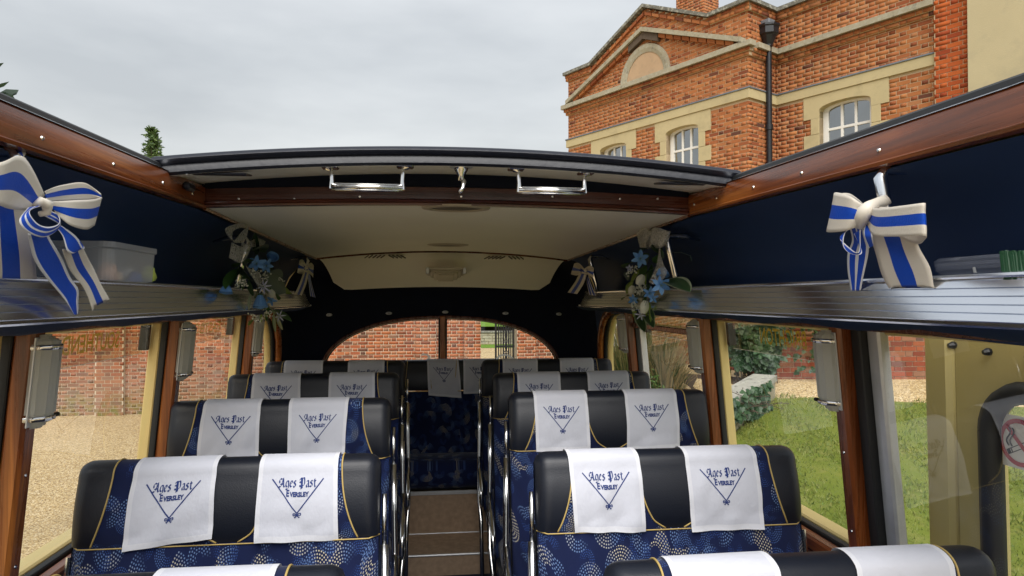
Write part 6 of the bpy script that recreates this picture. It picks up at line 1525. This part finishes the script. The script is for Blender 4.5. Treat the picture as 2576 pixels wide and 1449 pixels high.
for a, b, w, mt, ed in (((620, 380), (480, 380), .4, 'lf_dark', None), ((640, 340), (740, 430), .5, 'lf_dark', None), ((600, 460), (520, 560), .6, 'lf_dark', None), ((720, 470), (650, 590), .5, 'lf_mid', None), ((760, 420), (770, 520), .5, 'lf_dark', None), ((400, 560), (272, 585), .5, 'lf_mid', None), ((560, 600), (480, 760), .4, 'lf_mid', None), ((500, 655), (265, 890), .17, 'lf_lime', None), ((400, 800), (256, 975), .2, 'lf_lime', None), ((340, 985), (240, 1000), .28, 'lf_mid', None), ((630, 590), (590, 800), .3, 'lf_dark', None), ((555, 690), (550, 900), .14, 'lf_lime', None), ((805, 790), (1085, 838), .32, 'lf_dark', 'lf_pale'), ((350, 690), (285, 780), .55, 'lf_grey', None), ((420, 990), (520, 970), .5, 'lf_grey', None), ((600, 1060), (625, 1310), .20, 'lf_lime', None), ((575, 1120), (560, 1260), .22, 'lf_lime', None), ((440, 1220), (540, 1400), .34, 'lf_dark', 'lf_pale'), ((545, 1220), (650, 1345), .34, 'lf_dark', 'lf_pale'), ((620, 1150), (660, 1290), .28, 'lf_dark', 'lf_pale'), ((440, 1180), (370, 1250), .3, 'lf_lime', None), ((440, 1150), (380, 1170), .4, 'lf_lime', None), ((590, 830), (560, 1000), .4, 'lf_dark', None), ((480, 880), (420, 1000), .4, 'lf_dark', None), ((560, 980), (520, 1080), .3, 'lf_mid', None), ((660, 640), (520, 700), .3, 'lf_mid', None)): fleaf(f2, a, b, w, mt, X1+.012, fr_, -.12, ed)
lily(f2, C(485, 515, .885), .036, 'fl_blue', .35, 6, 11); lily(f2, C(745, 850, .885), .036, 'fl_blue', .6, 6, 12); lily(f2, C(600, 950, .89), .026, 'fl_blue', 1.3, 5, 13, .5); lily(f2, C(395, 1035, .89), .022, 'fl_blue', .5, 6, 14, .6); lily(f2, C(645, 1010, .89), .022, 'fl_blue', 1.5, 5, 15, .5)
rose(f2, C(760, 620, .90), .026, 'fl_blue', -UP+TO*.3, 16, 1.5); lily(f2, C(350, 635, .895), .016, 'fl_lilac', .3, 5, 17, .6); lily(f2, C(690, 790, .885), .022, 'fl_lilac', .3, 7, 18, .25); lily(f2, C(490, 1225, .89), .024, 'fl_lilac', .9, 6, 19, .25)
tulip(f2, C(525, 725, .89), .019, .048, -UP*.9-RT*.55, 'fl_white', 20); tulip(f2, C(400, 860, .895), .017, .040, -UP-RT*.35, 'fl_white', 21); tulip(f2, C(555, 1045, .885), .0195, .056, -UP-RT*.22, 'fl_white', 22)
breath(f2, [C(x, y, .89) for x, y in ((400, 640), (360, 690), (480, 900), (500, 930), (440, 930), (720, 690), (700, 730), (400, 1100), (430, 1140), (470, 860), (520, 870))], 14, .008, 66)
for pl_ in ([(140, 810), (170, 740), (310, 645)], [(180, 760), (300, 730), (420, 650)], [(800, 435), (1000, 440), (1120, 480), (1130, 540), (1095, 580)]): m = MB(); m.tube([C(*q) for q in pl_], .0006, 4); m.build('tendril', M['lf_dark'], f2)
for dx in (0, 25, -30): m = MB(); m.tube([C(530, 880), C(530+dx*.5, 1000, .885), C(540+dx, 1060, .875), C(505+dx*.3, 1200, .88)], .0008, 4); m.build('stem', M['lf_dark'], f2)

# ------------------------------------------------------------------ boxes and oddments on the racks
RS = -.036
def tub(name, label, x0, x1, y0, y1, z0, z1, mat, lid, taper=.02):
    t = thing(name, label, 'storage box', ((x0+x1)/2, (y0+y1)/2, z0)); cx_, cy_2 = (x0+x1)/2, (y0+y1)/2
    def ring(k, z, r=.03): 
        P = rrect((y0-cy_2)*k, (y1-cy_2)*k, (x0-cx_)*k, (x1-cx_)*k, r, 5); return [(cx_+b, cy_2+a, z) for a, b in P+P[:1]]
    m = MB(); kb = 1-taper*4
    m.grid([ring(kb, z0), ring(lerp(kb, 1, .9), z1-.018), ring(1.0, z1-.018), ring(1.015, z1-.016), ring(1.03, z1-.014), ring(1.03, z1)]); m.f.append(tuple(range(len(ring(1, 0))-1))); m.build('tub', M[mat], t, smooth=False, fix=False)
    if lid: 
        m = MB(); m.grid([ring(1.04, z1-.006), ring(1.045, z1+.004), ring(1.0, z1+.010), ring(.9, z1+.007)]); m.f.append(tuple(range(3*len(ring(1, 0)), 4*len(ring(1, 0))-1))); m.build('lid', M[mat], t, fix=False)
        sgn = -1; m = MB(); xx = x0-.006; yc_ = (y0+y1)/2; P = [(yc_+.055*math.cos(a), z1-.012-.028*math.sin(a)) for a in np.linspace(0, math.pi, 12)]; m.tube([(xx, a, b) for a, b in P], .0025, 6); m.build('clip', M['tub'], t)
    return t
yr = float(atX(398, 660, -.82)[1]); ztub = float(atX(398, 628, -.82)[2])
tb = tub('plastic_tub', 'translucent white plastic tub of oddments on the left rack', -1.05, -.82, 1.86, yr, RS, ztub, 'tub', False)
rs = random.Random(77)
for nm, px_, py_, X_, r_, c_ in (('stuffed_item', 270, 690, -.90, .030, (.80, .45, .30)), ('stuffed_item', 290, 702, -.89, .022, (.85, .68, .5)), ('yellow_item', 372, 690, -.88, .024, (.62, .75, .15)), ('blue_item', 340, 705, -.87, .022, (.12, .2, .5)), ('pale_item', 315, 695, -.92, .03, (.6, .6, .6))):
    p = atX(px_, py_, X_); m = MB(); P = []
    for i in range(9):
        row = []
        for j in range(13):
            a, b = math.pi*i/8, 2*math.pi*j/12; rr_ = r_*(1+.18*math.sin(3*a+2*b)); row.append((p[0]+rr_*math.sin(a)*math.cos(b), p[1]+1.3*rr_*math.sin(a)*math.sin(b), max(RS+.006, p[2]+rr_*math.cos(a))))
        P.append(row)
    m.grid(P); o = m.build(nm, plain(nm+'_'+str(px_), c_, .7), None, smooth=True); tag(o, {'stuffed_item': 'peach soft toy showing dimly through the tub side' if px_ == 270 else 'pale fawn soft item low in the plastic tub', 'yellow_item': 'yellow green crumpled item inside the plastic tub', 'blue_item': 'blue item at the bottom of the plastic tub', 'pale_item': 'pale grey item at the back of the plastic tub'}[nm], 'item')
yl = float(atX(2342, 690, 1.0)[1]); zl_ = float(atX(2400, 650, 1.0)[2])
tub('plastic_box', 'clear plastic box with clip lid on the right rack', 1.0, 1.16, .92, yl, RS, zl_-.008, 'tub_clear', True)
gs = thing('green_stems', 'bundle of dark green florist stems standing on the right rack', 'stems', tuple(atX(2560, 718, .985)))
M['stem_green'] = plain('stem_green', (.012, .075, .03), .45, var=.3)
for k in range(30):
    px_ = 2527+rs.random()*60; a = atX(px_+rs.uniform(4, 14), 722, .96+rs.random()*.02); b = atX(px_-8, 634+rs.uniform(-4, 8), .975); a[2] = RS+.002; m = MB(); m.tube([a, b], .0032, 6); m.build('stem', M['stem_green'], gs)
def crumple(name, label, cat, x0, x1, y0, y1, z0, h, mat, seed, n=16):
    rs = random.Random(seed); f = [(rs.uniform(-1, 1)*14/(x1-x0)*.2, rs.uniform(-1, 1)*14/(y1-y0)*.25, rs.random()*6.28) for _ in range(7)]; P = []
    for i in range(n+1):
        row = []
        for j in range(n+1):
            u, v = i/n, j/n; x, y = lerp(x0, x1, u), lerp(y0, y1, v); w = sum(abs(math.sin(a*(x-x0)*6+b*(y-y0)*6+c)) for a, b, c in f)/7; e = (math.sin(math.pi*u)*math.sin(math.pi*v))**.35; row.append((x, y, z0+.003+h*w*e))
        P.append(row)
    m = MB(); m.grid(P); b = MB(); m.f.append(tuple([j for j in range(n+1)]+[(n+1)*i+n for i in range(1, n+1)]+[(n+1)*n+j for j in range(n-1, -1, -1)]+[(n+1)*i for i in range(n-1, 0, -1)])); o = m.build(name, mat, None); tag(o, label, cat); return o
crumple('black_bag', 'crumpled black bag lying on the left rack behind the tub', 'bag', -1.05, -.84, 2.42, 2.80, RS, .085, plain('black_plastic', (.012, .012, .014), .35), 3)
crumple('paper_sheets', 'grey white papers lying on the left rack by the flowers', 'papers', -1.04, -.85, 2.74, 3.1, RS, .10, plain('grey_paper', (.42, .42, .43), .7), 4)
crumple('paper_wrapping', 'crumpled brownish wrapping on the right rack behind the flowers', 'wrapping', .955, 1.15, 2.78, 3.55, RS, .115, plain('brown_wrap', (.28, .25, .21), .6), 5)
crumple('plastic_wrapping', 'clear crinkled plastic wrapping at the front of the left rack', 'wrapping', -1.03, -.80, 1.1, 1.62, RS, .115, sheer('crinkled_film', (.5, .52, .56), .55, .15, .2, gloss=.8), 6)
